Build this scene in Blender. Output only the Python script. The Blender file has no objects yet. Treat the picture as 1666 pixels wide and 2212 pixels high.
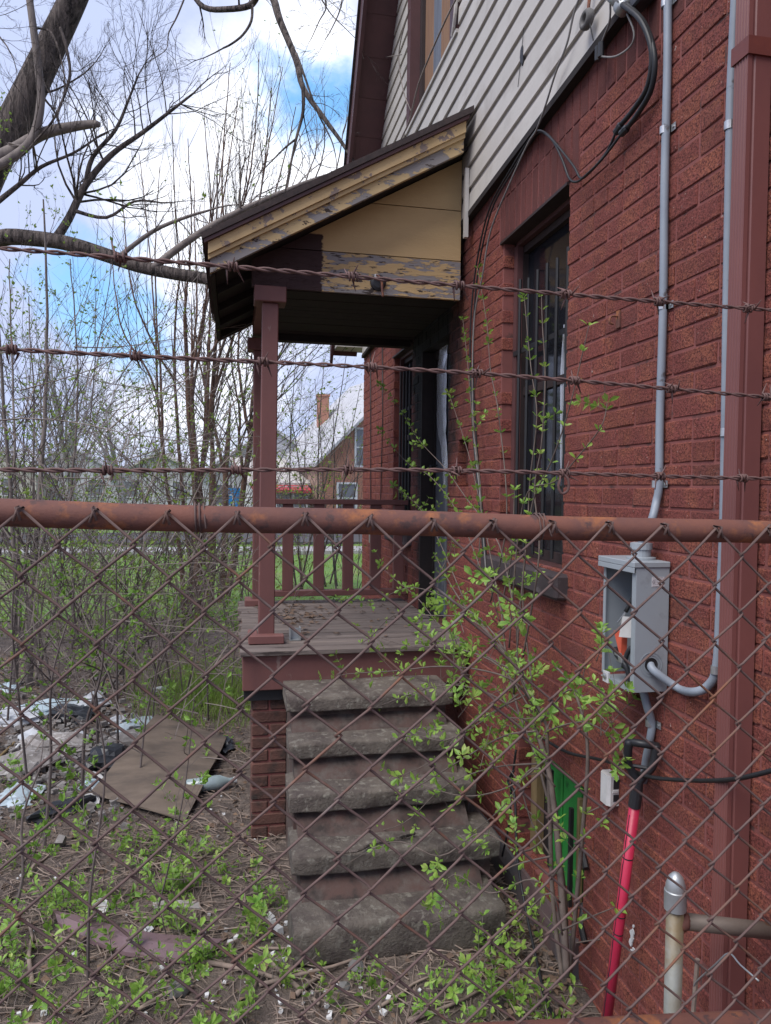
import bpy, math, random
from mathutils import Vector, Matrix, noise as mnoise
random.seed(7)
R = math.radians
scene = bpy.context.scene
col = scene.collection

# ------------------------------------------------------------------ camera
YAW, TILT, ROLL, EYE = R(11.6), R(1.9), 0.012, 1.9
F, CX, CY = 0.96 * 1666, 833.0, 1106.3
_fw = Vector((math.sin(YAW) * math.cos(TILT), math.cos(YAW) * math.cos(TILT), -math.sin(TILT)))
_r0 = Vector((math.cos(YAW), -math.sin(YAW), 0)); _u0 = _r0.cross(_fw)
_rt = _r0 * math.cos(ROLL) + _u0 * math.sin(ROLL)
_up = -_r0 * math.sin(ROLL) + _u0 * math.cos(ROLL)
cam = bpy.data.cameras.new('camera')
cam.sensor_fit = 'HORIZONTAL'; cam.sensor_width = 36; cam.lens = 0.96 * 36
cam.clip_start = 0.05; cam.clip_end = 2000
camo = bpy.data.objects.new('camera', cam); col.objects.link(camo)
mw = Matrix((( _rt.x, _up.x, -_fw.x, 0), (_rt.y, _up.y, -_fw.y, 0), (_rt.z, _up.z, -_fw.z, EYE), (0, 0, 0, 1)))
camo.matrix_world = mw
scene.camera = camo

def at(x, y, X=None, Y=None, Z=None):
    """the place where the line of sight of a photograph point meets a wall plane (X), a distance (Y) or a level (Z)"""
    d = _fw + _rt * ((x - CX) / F) - _up * ((y - CY) / F)
    t = X / d.x if X is not None else (Y / d.y if Y is not None else (Z - EYE) / d.z)
    return Vector((0, 0, EYE)) + d * t

# ------------------------------------------------------------------ sky, sun, exposure
SUN_AZ, SUN_EL = R(-124), R(55)          # azimuth clockwise from +Y
world = bpy.data.worlds.new('World'); scene.world = world; world.use_nodes = True
wn, wl = world.node_tree.nodes, world.node_tree.links
wn.clear()
wout = wn.new('ShaderNodeOutputWorld'); bg = wn.new('ShaderNodeBackground')
sky = wn.new('ShaderNodeTexSky'); sky.sky_type = 'NISHITA'; sky.sun_disc = False
sky.sun_elevation = SUN_EL; sky.sun_rotation = SUN_AZ; sky.air_density = 1.0; sky.dust_density = 0.6; sky.ozone_density = 1.5
bg.inputs['Strength'].default_value = 0.1
def wnode(t, **kw):
    n = wn.new(t)
    for k, v in kw.items(): setattr(n, k, v)
    return n
def wmath(op, a, b=None, clamp=False):
    n = wn.new('ShaderNodeMath'); n.operation = op; n.use_clamp = clamp
    for i, v in enumerate((a, b)):
        if v is None: continue
        if isinstance(v, (int, float)): n.inputs[i].default_value = v
        else: wl.new(v, n.inputs[i])
    return n.outputs[0]
tc = wn.new('ShaderNodeTexCoord')
def wnoise(scale, detail, rough, off=(0, 0, 0), stretch=(1, 1, 1.6)):
    m = wn.new('ShaderNodeMapping'); m.inputs['Location'].default_value = off; m.inputs['Scale'].default_value = stretch
    wl.new(tc.outputs['Generated'], m.inputs['Vector'])
    n = wn.new('ShaderNodeTexNoise'); n.inputs['Scale'].default_value = scale; n.inputs['Detail'].default_value = detail
    n.inputs['Roughness'].default_value = rough
    wl.new(m.outputs['Vector'], n.inputs['Vector']); return n.outputs['Fac']
def near_dir(px, py, width):
    d = (at(px, py, Y=1.0) - Vector((0, 0, EYE))).normalized()
    v = wn.new('ShaderNodeVectorMath'); v.operation = 'DOT_PRODUCT'
    nz = wn.new('ShaderNodeVectorMath'); nz.operation = 'NORMALIZE'
    wl.new(tc.outputs['Generated'], nz.inputs[0]); wl.new(nz.outputs[0], v.inputs[0]); v.inputs[1].default_value = d
    ang = wmath('SUBTRACT', 1.0, v.outputs['Value'])
    return wmath('SUBTRACT', 1.0, wmath('DIVIDE', ang, 1 - math.cos(width)), True)
def wramp(v, a, b):
    n = wn.new('ShaderNodeMapRange'); n.interpolation_type = 'SMOOTHSTEP'
    n.inputs['From Min'].default_value = a; n.inputs['From Max'].default_value = b
    wl.new(v, n.inputs['Value']); return n.outputs['Result']
def wmix(f, a, b):
    n = wn.new('ShaderNodeMix'); n.data_type = 'RGBA'
    if isinstance(f, float): n.inputs['Factor'].default_value = f
    else: wl.new(f, n.inputs['Factor'])
    for k, v in (('A', a), ('B', b)):
        s = [i for i in n.inputs if i.name == k and i.type == 'RGBA'][0]
        if isinstance(v, tuple): s.default_value = v + (1,)
        else: wl.new(v, s)
    return [o for o in n.outputs if o.type == 'RGBA'][0]
big = wnoise(2.1, 8, 0.55, (3.1, 1.2, 0.4)); fine = wnoise(6.5, 10, 0.6, (0.3, 2.2, 5.0))
# clear gaps in the overcast, and the heap of white cumulus in the middle
gap = wmath('MAXIMUM', wmath('MULTIPLY', near_dir(655, 205, 0.13), 0.85), wmath('MULTIPLY', near_dir(250, 640, 0.15), 0.75))
cover = wmath('SUBTRACT', wmath('ADD', wmath('MULTIPLY', fine, 0.75), wmath('MULTIPLY', big, 0.75)), wmath('MULTIPLY', gap, 0.62))
cmask = wramp(cover, 0.24, 0.52)
heap = wmath('MAXIMUM', near_dir(620, 430, 0.34), wmath('MULTIPLY', near_dir(420, 820, 0.25), 0.8))
white = wramp(wmath('ADD', wmath('MULTIPLY', fine, 0.9), wmath('ADD', wmath('MULTIPLY', heap, 0.75), wmath('MULTIPLY', big, 0.35))), 0.93, 1.45)
cloud = wmix(white, (2.7, 3.1, 4.4), (6.4, 6.5, 6.8))
skyb = wmix(0.5, sky.outputs['Color'], (1.0, 3.1, 6.0))
wl.new(wmix(cmask, skyb, cloud), bg.inputs['Color'])
wl.new(bg.outputs[0], wout.inputs['Surface'])
sun = bpy.data.lights.new('sun', 'SUN'); sun.energy = 1.5; sun.angle = R(40); sun.color = (1, 0.965, 0.92)
suno = bpy.data.objects.new('sun', sun); col.objects.link(suno)
sd = Vector((math.sin(SUN_AZ) * math.cos(SUN_EL), math.cos(SUN_AZ) * math.cos(SUN_EL), math.sin(SUN_EL)))
suno.rotation_euler = (-sd).to_track_quat('-Z', 'Y').to_euler(); suno.location = sd * 30
scene.view_settings.view_transform = 'Standard'; scene.view_settings.look = 'None'
scene.view_settings.gamma = 1; scene.view_settings.exposure = 1.25
scene.render.engine = 'CYCLES'
scene.cycles.max_bounces = 4; scene.cycles.diffuse_bounces = 2; scene.cycles.glossy_bounces = 2; scene.cycles.transmission_bounces = 3

# ------------------------------------------------------------------ materials
MATS = {}
def M(name, c1, c2=None, scale=8, rough=0.8, bump=0.25, bscale=70, c3=None, s3=4, t3=0.58, w3=0.04, metal=0.0,
      rnd=0.0, stretch=(1, 1, 1), spec=0.4, c4=None, s4=20, t4=0.62, w4=0.03, extra=None, trans=0.0, bdist=0.004, d3=5):
    m = bpy.data.materials.new(name); m.use_nodes = True; MATS[name] = m
    n, l = m.node_tree.nodes, m.node_tree.links
    b = n['Principled BSDF']; b.inputs['Roughness'].default_value = rough; b.inputs['Metallic'].default_value = metal
    b.inputs['Specular IOR Level'].default_value = spec
    g = n.new('ShaderNodeNewGeometry')
    oi = n.new('ShaderNodeObjectInfo')
    off = n.new('ShaderNodeVectorMath'); off.operation = 'MULTIPLY_ADD'
    cmb = n.new('ShaderNodeCombineXYZ')
    for i in range(3): l.new(oi.outputs['Random'], cmb.inputs[i])
    l.new(cmb.outputs[0], off.inputs[0]); off.inputs[1].default_value = (3.7, 5.1, 2.3) if rnd else (0, 0, 0)
    l.new(g.outputs['Position'], off.inputs[2])
    mp = n.new('ShaderNodeMapping'); mp.inputs['Scale'].default_value = stretch; l.new(off.outputs[0], mp.inputs['Vector'])
    def nz(s, d=4, r=0.6):
        t = n.new('ShaderNodeTexNoise'); t.inputs['Scale'].default_value = s; t.inputs['Detail'].default_value = d
        t.inputs['Roughness'].default_value = r; l.new(mp.outputs[0], t.inputs['Vector']); return t.outputs['Fac']
    def rampf(v, a, bb):
        r = n.new('ShaderNodeMapRange'); r.inputs['From Min'].default_value = a; r.inputs['From Max'].default_value = bb
        l.new(v, r.inputs['Value']); return r.outputs['Result']
    def mix(f, a, bb, blend='MIX'):
        x = n.new('ShaderNodeMix'); x.data_type = 'RGBA'; x.blend_type = blend
        if isinstance(f, (int, float)): x.inputs['Factor'].default_value = f
        else: l.new(f, x.inputs['Factor'])
        for k, v in (('A', a), ('B', bb)):
            s = [i for i in x.inputs if i.name == k and i.type == 'RGBA'][0]
            if isinstance(v, tuple): s.default_value = v + (1,)
            else: l.new(v, s)
        return [o for o in x.outputs if o.type == 'RGBA'][0]
    c2 = c2 or tuple(v * 0.6 for v in c1)
    c = mix(rampf(nz(scale), 0.32, 0.68), c1, c2)
    hgt = None
    if c3:
        f3 = rampf(nz(s3, d3, 0.66), t3 - w3, t3 + w3); c = mix(f3, c, c3)
        hgt = f3
    if c4:
        f4 = rampf(nz(s4, 4 if d3 == 5 else 7, 0.6), t4 - w4, t4 + w4); c = mix(f4, c, c4)
    if rnd:
        h = n.new('ShaderNodeHueSaturation'); l.new(c, h.inputs['Color'])
        h.inputs['Value'].default_value = 1
        mr = n.new('ShaderNodeMapRange'); mr.inputs['To Min'].default_value = 1 - rnd; mr.inputs['To Max'].default_value = 1 + rnd
        l.new(oi.outputs['Random'], mr.inputs['Value']); l.new(mr.outputs[0], h.inputs['Value']); c = h.outputs['Color']
    if extra: c = extra(n, l, c, mix, rampf, nz, g)
    l.new(c, b.inputs['Base Color'])
    if bump:
        bp = n.new('ShaderNodeBump'); bp.inputs['Strength'].default_value = bump; bp.inputs['Distance'].default_value = bdist
        src = nz(bscale, 5, 0.7)
        if hgt is not None:
            mm = n.new('ShaderNodeMath'); mm.operation = 'MULTIPLY_ADD'; mm.inputs[1].default_value = -0.35
            l.new(hgt, mm.inputs[0]); l.new(src, mm.inputs[2]); src = mm.outputs[0]
        l.new(src, bp.inputs['Height']); l.new(bp.outputs[0], b.inputs['Normal'])
    if trans:
        o = n['Material Output']; tr = n.new('ShaderNodeBsdfTranslucent'); l.new(c, tr.inputs['Color'])
        ms = n.new('ShaderNodeMixShader'); ms.inputs[0].default_value = trans
        l.new(b.outputs[0], ms.inputs[1]); l.new(tr.outputs[0], ms.inputs[2]); l.new(ms.outputs[0], o.inputs['Surface'])
    return m

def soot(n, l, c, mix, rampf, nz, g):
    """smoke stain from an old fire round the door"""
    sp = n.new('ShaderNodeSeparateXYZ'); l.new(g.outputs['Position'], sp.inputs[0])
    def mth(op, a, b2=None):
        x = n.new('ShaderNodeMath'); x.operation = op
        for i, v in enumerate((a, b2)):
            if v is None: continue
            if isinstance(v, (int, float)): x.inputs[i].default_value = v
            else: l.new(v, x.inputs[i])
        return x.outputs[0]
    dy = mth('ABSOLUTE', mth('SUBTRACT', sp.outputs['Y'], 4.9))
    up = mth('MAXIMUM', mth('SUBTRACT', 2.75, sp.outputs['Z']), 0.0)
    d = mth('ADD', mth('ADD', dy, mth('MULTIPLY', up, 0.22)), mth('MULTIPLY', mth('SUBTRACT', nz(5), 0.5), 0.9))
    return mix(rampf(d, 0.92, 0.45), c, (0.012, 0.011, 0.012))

def wall_stain(n, l, c, mix, rampf, nz, g):
    # weathering: dark grime in broad patches and down towards the splash zone, plus a few bare chips
    d = mix(rampf(nz(1.7, 5, 0.65), 0.52, 0.74), c, (0.085, 0.040, 0.036))
    c = mix(0.45, c, d)
    c = mix(rampf(nz(34, 3, 0.6), 0.735, 0.75), c, (0.36, 0.27, 0.24))
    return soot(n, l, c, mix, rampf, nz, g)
def brick_extra(n, l, c, mix, rampf, nz, g):
    # worn paint: the bare orange clay shows in the middle of some faces
    pit = rampf(nz(150, 3, 0.75), 0.42, 0.52)
    c = mix(pit, (0.105, 0.031, 0.026), c)
    c = mix(rampf(nz(140, 2, 0.5), 0.71, 0.75), c, (0.42, 0.27, 0.23))
    return wall_stain(n, l, c, mix, rampf, nz, g)
M('brick', (0.245, 0.071, 0.056), (0.200, 0.058, 0.050), 5, 0.85, 1.0, 110, c3=(0.290, 0.096, 0.060), s3=8, t3=0.54, w3=0.09, rnd=0.11, extra=brick_extra, bdist=0.007, spec=0.25)
M('mortar', (0.245, 0.083, 0.072), (0.20, 0.068, 0.060), 9, 0.9, 0.5, 120, c4=(0.09, 0.045, 0.04), s4=14, t4=0.62, w4=0.06, extra=wall_stain)
M('soldier', (0.185, 0.054, 0.046), (0.135, 0.042, 0.038), 6, 0.9, 1.0, 90, stretch=(1, 4, 1), rnd=0.2, extra=brick_extra, bdist=0.008)
M('pier_brick', (0.150, 0.068, 0.052), (0.10, 0.050, 0.040), 7, 0.9, 1.0, 90, rnd=0.15, bdist=0.008, c4=(0.05, 0.035, 0.03), s4=9, t4=0.58, w4=0.08)
M('siding', (0.51, 0.475, 0.435), (0.445, 0.415, 0.38), 3, 0.55, 0.05, 90, c4=(0.34, 0.305, 0.27), s4=3.5, t4=0.66, w4=0.12, rnd=0.03)
M('brown_trim', (0.105, 0.046, 0.045), (0.078, 0.036, 0.036), 6, 0.5, 0.08, 80, rnd=0.06)
M('brown_paint', (0.175, 0.072, 0.063), (0.135, 0.058, 0.053), 7, 0.62, 0.18, 90, stretch=(1, 1, 0.35), c4=(0.24, 0.155, 0.135), s4=16, t4=0.69, w4=0.02, rnd=0.08)
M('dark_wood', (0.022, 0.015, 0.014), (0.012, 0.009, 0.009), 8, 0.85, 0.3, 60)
def tan_extra(n, l, c, mix, rampf, nz, g):
    sp = n.new('ShaderNodeSeparateXYZ'); l.new(g.outputs['Position'], sp.inputs[0])
    def mth(op, a, b2):
        x = n.new('ShaderNodeMath'); x.operation = op
        for i, v in enumerate((a, b2)):
            if isinstance(v, (int, float)): x.inputs[i].default_value = v
            else: l.new(v, x.inputs[i])
        return x.outputs[0]
    # brown paint brushed over the left end
    edge = mth('ADD', sp.outputs['X'], mth('MULTIPLY', nz(30, 3), 0.05))
    top = mth('ADD', sp.outputs['Z'], mth('MULTIPLY', nz(20, 3), 0.03))
    f = mth('MULTIPLY', rampf(edge, 0.503, 0.495), rampf(top, 3.315, 3.308))
    return mix(f, c, (0.040, 0.019, 0.019))
M('tan_board', (0.54, 0.37, 0.18), (0.46, 0.31, 0.15), 4, 0.75, 0.45, 60, stretch=(0.5, 1, 1.6), c4=(0.15, 0.10, 0.06), s4=11, t4=0.68, w4=0.012, extra=tan_extra, d3=9)
M('tan_peel', (0.54, 0.37, 0.18), (0.46, 0.31, 0.15), 4, 0.8, 0.9, 50, stretch=(0.32, 1, 1.5), c3=(0.235, 0.21, 0.205), s3=15, t3=0.505, w3=0.006, c4=(0.05, 0.035, 0.03), s4=34, t4=0.60, w4=0.01, extra=tan_extra, d3=9)
M('tan_fascia', (0.58, 0.42, 0.22), (0.49, 0.35, 0.18), 4, 0.8, 0.9, 50, stretch=(0.4, 1, 1.0), c3=(0.26, 0.235, 0.225), s3=17, t3=0.485, w3=0.006, c4=(0.06, 0.04, 0.03), s4=38, t4=0.625, w4=0.01, d3=9)
M('tan_mould', (0.58, 0.41, 0.21), (0.46, 0.32, 0.16), 8, 0.75, 0.4, 60, c4=(0.24, 0.18, 0.15), s4=20, t4=0.60, w4=0.01)
M('shingle', (0.06, 0.042, 0.040), (0.035, 0.027, 0.027), 30, 0.9, 0.5, 200)
M('deck', (0.20, 0.163, 0.145), (0.125, 0.10, 0.092), 5, 0.9, 0.7, 45, stretch=(0.25, 2.5, 2), c4=(0.055, 0.042, 0.038), s4=9, t4=0.6, rnd=0.16)
M('deck_end', (0.24, 0.17, 0.14), (0.12, 0.085, 0.07), 9, 0.9, 0.8, 60, stretch=(0.5, 1, 2.5), rnd=0.12)
M('tread', (0.165, 0.140, 0.117), (0.112, 0.093, 0.079), 12, 0.92, 1.0, 80, c3=(0.078, 0.061, 0.055), s3=7, t3=0.54, w3=0.10, c4=(0.225, 0.205, 0.172), s4=30, t4=0.61, w4=0.07, bdist=0.010, rnd=0.12)
M('riser', (0.090, 0.050, 0.042), (0.078, 0.052, 0.045), 6, 0.85, 0.6, 60, c3=(0.105, 0.086, 0.075), s3=8, t3=0.54, w3=0.08, c4=(0.035, 0.026, 0.023), s4=9, t4=0.58, w4=0.08, rnd=0.1)
M('foundation', (0.10, 0.058, 0.054), (0.07, 0.055, 0.055), 4, 0.9, 0.4, 70, c3=(0.085, 0.08, 0.088), s3=3, t3=0.52, w3=0.08)
M('rust', (0.180, 0.070, 0.048), (0.115, 0.053, 0.045), 14, 0.78, 0.4, 150, c3=(0.31, 0.115, 0.045), s3=16, t3=0.585, w3=0.07, c4=(0.085, 0.045, 0.04), s4=30, t4=0.62, bdist=0.002)
M('rust_wire', (0.135, 0.084, 0.072), (0.095, 0.060, 0.054), 30, 0.75, 0.25, 200, c3=(0.19, 0.080, 0.042), s3=9, t3=0.62, w3=0.08, c4=(0.21, 0.18, 0.17), s4=7, t4=0.68, w4=0.05, bdist=0.001)
M('barb', (0.150, 0.080, 0.068), (0.10, 0.056, 0.051), 40, 0.7, 0.25, 200, bdist=0.001)
M('galv', (0.42, 0.44, 0.45), (0.32, 0.33, 0.33), 12, 0.42, 0.1, 120, metal=0.55, c4=(0.25, 0.21, 0.17), s4=9, t4=0.66, w4=0.1)
M('galv_post', (0.30, 0.31, 0.285), (0.20, 0.195, 0.165), 9, 0.6, 0.15, 120, metal=0.35, c3=(0.20, 0.15, 0.085), s3=5, t3=0.50, w3=0.1)
M('weld_rail', (0.17, 0.135, 0.11), (0.12, 0.095, 0.08), 10, 0.6, 0.2, 120, metal=0.3, c3=(0.13, 0.06, 0.03), s3=8, t3=0.6)
M('strap', (0.60, 0.60, 0.60), (0.42, 0.43, 0.44), 30, 0.35, 0.1, 90, metal=0.8)
M('pvc', (0.27, 0.305, 0.35), (0.22, 0.25, 0.295), 9, 0.45, 0.06, 100, c4=(0.11, 0.10, 0.105), s4=18, t4=0.68)
M('meter', (0.30, 0.33, 0.355), (0.265, 0.29, 0.315), 5, 0.4, 0.04, 100, c4=(0.20, 0.21, 0.22), s4=12, t4=0.7, w4=0.1)
M('meter_in', (0.27, 0.30, 0.325), (0.23, 0.255, 0.28), 6, 0.5, 0.04, 100)
M('downspout', (0.20, 0.075, 0.066), (0.155, 0.060, 0.056), 5, 0.42, 0.06, 90, c4=(0.42, 0.26, 0.24), s4=55, t4=0.77, w4=0.01, stretch=(1, 1, 0.5))
M('strap_red', (0.17, 0.045, 0.032), (0.12, 0.033, 0.028), 14, 0.5, 0.1, 90)
M('cable', (0.014, 0.014, 0.016), (0.02, 0.02, 0.022), 20, 0.5, 0.05)
M('cable_grey', (0.24, 0.225, 0.215), (0.15, 0.14, 0.135), 30, 0.6, 0.2)
M('black_plastic', (0.020, 0.021, 0.025), (0.03, 0.03, 0.034), 20, 0.42, 0.05)
M('red_plastic', (0.50, 0.030, 0.075), (0.42, 0.024, 0.062), 10, 0.35, 0.03, c4=(0.25, 0.02, 0.04), s4=20, t4=0.72)
M('white_plastic', (0.62, 0.61, 0.60), (0.52, 0.51, 0.50), 20, 0.5, 0.05)
M('orange_plastic', (0.55, 0.10, 0.055), (0.45, 0.08, 0.045), 20, 0.45, 0.05)
M('paper', (0.58, 0.56, 0.57), (0.50, 0.48, 0.49), 20, 0.7, 0.05)
M('ink', (0.16, 0.13, 0.14), (0.13, 0.11, 0.12), 20, 0.8, 0)
M('ink_red', (0.40, 0.18, 0.18), (0.36, 0.15, 0.16), 20, 0.8, 0)
M('green_paint', (0.035, 0.27, 0.05), (0.026, 0.20, 0.04), 6, 0.5, 0.12, 60, c4=(0.015, 0.09, 0.022), s4=8, t4=0.66)
M('old_wood', (0.26, 0.185, 0.085), (0.16, 0.11, 0.055), 8, 0.85, 0.5, 60, stretch=(2, 2, 0.3))
M('frame', (0.040, 0.026, 0.025), (0.028, 0.019, 0.019), 8, 0.6, 0.15, 80)
M('iron', (0.016, 0.017, 0.020), (0.024, 0.022, 0.023), 20, 0.5, 0.15)
M('sill', (0.062, 0.046, 0.048), (0.045, 0.035, 0.038), 8, 0.85, 0.6, 60, c4=(0.12, 0.10, 0.10), s4=10, t4=0.64)
M('pane', (0.010, 0.011, 0.015), (0.016, 0.017, 0.022), 3, 0.08, 0.02, 9, spec=0.5)
M('torn', (0.88, 0.89, 0.92), (0.74, 0.75, 0.80), 6, 0.22, 0.12, 14, metal=0.7, stretch=(1, 3, 0.6), c4=(0.12, 0.12, 0.13), s4=9, t4=0.68)  # whitened metallic coat that imitates reflections in window and door glass
M('storm_door', (0.105, 0.112, 0.128), (0.080, 0.086, 0.10), 5, 0.35, 0.15, 15, c4=(0.18, 0.19, 0.21), s4=6, t4=0.66, w4=0.08)
M('plank_tan', (0.25, 0.14, 0.075), (0.19, 0.10, 0.06), 6, 0.75, 0.3, 60, stretch=(4, 4, 0.4), c4=(0.04, 0.025, 0.02), s4=5, t4=0.7)
M('plank_grey', (0.15, 0.165, 0.20), (0.10, 0.11, 0.14), 6, 0.75, 0.3, 60, stretch=(4, 4, 0.4))
M('plank_purple', (0.10, 0.068, 0.085), (0.055, 0.04, 0.062), 6, 0.75, 0.3, 60, stretch=(4, 4, 0.4))
M('bark', (0.205, 0.165, 0.145), (0.045, 0.036, 0.033), 26, 0.95, 1.0, 26, stretch=(1, 1, 0.13), bdist=0.06, c4=(0.025, 0.02, 0.018), s4=20, t4=0.58, w4=0.05)
M('bark_pale', (0.26, 0.22, 0.195), (0.15, 0.125, 0.115), 12, 0.95, 0.7, 30, stretch=(1, 1, 0.3), bdist=0.012)
M('bark_red', (0.205, 0.118, 0.082), (0.115, 0.07, 0.055), 6, 0.95, 0.8, 40, stretch=(1, 1, 0.25), bdist=0.02)
M('twig', (0.140, 0.112, 0.102), (0.088, 0.070, 0.066), 10, 0.9, 0)
M('twig_grey', (0.25, 0.205, 0.18), (0.155, 0.128, 0.116), 10, 0.9, 0)
M('twig_far', (0.36, 0.34, 0.35), (0.29, 0.275, 0.29), 10, 0.9, 0)  # distance haze put into the colour: paler and greyer than the near twigs
M('vine_stem', (0.165, 0.128, 0.108), (0.095, 0.074, 0.064), 20, 0.9, 0.2, 80)
M('leaf', (0.22, 0.38, 0.055), (0.13, 0.26, 0.04), 9, 0.5, 0.0, trans=0.4, rnd=0.12)
M('leaf_bright', (0.33, 0.52, 0.09), (0.15, 0.31, 0.055), 22, 0.45, 0.0, trans=0.4, rnd=0.15, c4=(0.42, 0.52, 0.14), s4=16, t4=0.6, w4=0.08)
M('leaf_small', (0.29, 0.40, 0.07), (0.19, 0.29, 0.055), 3, 0.6, 0.0, trans=0.4)
M('grass', (0.20, 0.33, 0.06), (0.27, 0.36, 0.085), 5, 0.6, 0, trans=0.35)
M('lawn', (0.125, 0.225, 0.040), (0.085, 0.165, 0.032), 1.5, 0.9, 0.5, 30, c3=(0.19, 0.20, 0.075), s3=0.9, t3=0.6, w3=0.1)
M('soil', (0.160, 0.124, 0.104), (0.095, 0.073, 0.064), 6, 0.95, 1.0, 45, c3=(0.215, 0.168, 0.138), s3=11, t3=0.53, w3=0.06, c4=(0.28, 0.235, 0.20), s4=60, t4=0.65, bdist=0.03)
M('stick', (0.30, 0.23, 0.185), (0.165, 0.125, 0.106), 16, 0.9, 0.2, 90)
M('dead_leaf', (0.23, 0.150, 0.10), (0.13, 0.088, 0.067), 12, 0.85, 0, trans=0.15)
M('plywood', (0.180, 0.138, 0.106), (0.130, 0.099, 0.077), 5, 0.85, 0.2, 60, stretch=(1, 2.2, 1), c4=(0.095, 0.074, 0.060), s4=3.5, t4=0.58, w4=0.1)
M('vinyl', (0.185, 0.118, 0.128), (0.155, 0.098, 0.108), 5, 0.5, 0.05, c4=(0.09, 0.06, 0.06), s4=14, t4=0.68)
M('bag_black', (0.016, 0.017, 0.021), (0.025, 0.026, 0.031), 8, 0.33, 0.5, 30, spec=0.5)
M('bag_white', (0.52, 0.53, 0.55), (0.40, 0.42, 0.45), 8, 0.5, 0.4, 30, c4=(0.22, 0.21, 0.20), s4=9, t4=0.62, w4=0.06)
M('bag_blue', (0.36, 0.48, 0.54), (0.46, 0.50, 0.53), 6, 0.45, 0.4, 30, c4=(0.2, 0.19, 0.18), s4=9, t4=0.64)
M('foam', (0.66, 0.66, 0.66), (0.50, 0.49, 0.48), 20, 0.8, 0.2)
M('ash', (0.30, 0.275, 0.26), (0.185, 0.165, 0.155), 14, 0.95, 0.8, 50, c4=(0.42, 0.40, 0.385), s4=20, t4=0.6, rnd=0.25)
M('stone', (0.155, 0.150, 0.145), (0.105, 0.10, 0.097), 14, 0.95, 0.6, 60, rnd=0.25)
M('pink', (0.42, 0.16, 0.22), (0.36, 0.12, 0.18), 14, 0.7, 0.1)
M('bottle_glass', (0.30, 0.36, 0.36), (0.22, 0.27, 0.28), 8, 0.12, 0.05, spec=0.6)
M('far_brick', (0.43, 0.215, 0.15), (0.35, 0.165, 0.115), 3, 0.9, 0)
M('far_mortar', (0.42, 0.28, 0.22), (0.36, 0.24, 0.19), 3, 0.9, 0)
M('far_roof', (0.47, 0.47, 0.49), (0.41, 0.41, 0.43), 2, 0.8, 0)
M('far_white', (0.60, 0.60, 0.62), (0.52, 0.52, 0.54), 2, 0.7, 0)
M('far_tan', (0.50, 0.46, 0.42), (0.44, 0.41, 0.38), 2, 0.8, 0)
M('far_grey', (0.50, 0.50, 0.52), (0.44, 0.44, 0.46), 2, 0.8, 0)  # kept pale to imitate haze over the distant houses
M('far_glass', (0.20, 0.21, 0.235), (0.15, 0.155, 0.18), 1, 0.2, 0)
M('awning_red', (0.42, 0.055, 0.060), (0.36, 0.045, 0.05), 2, 0.7, 0)
M('tarp_blue', (0.025, 0.26, 0.64), (0.02, 0.21, 0.55), 2, 0.5, 0.2, 8)
M('pave', (0.34, 0.33, 0.32), (0.28, 0.27, 0.26), 3, 0.9, 0.1)
M('asphalt', (0.075, 0.072, 0.075), (0.06, 0.058, 0.06), 3, 0.9, 0.1)

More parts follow.
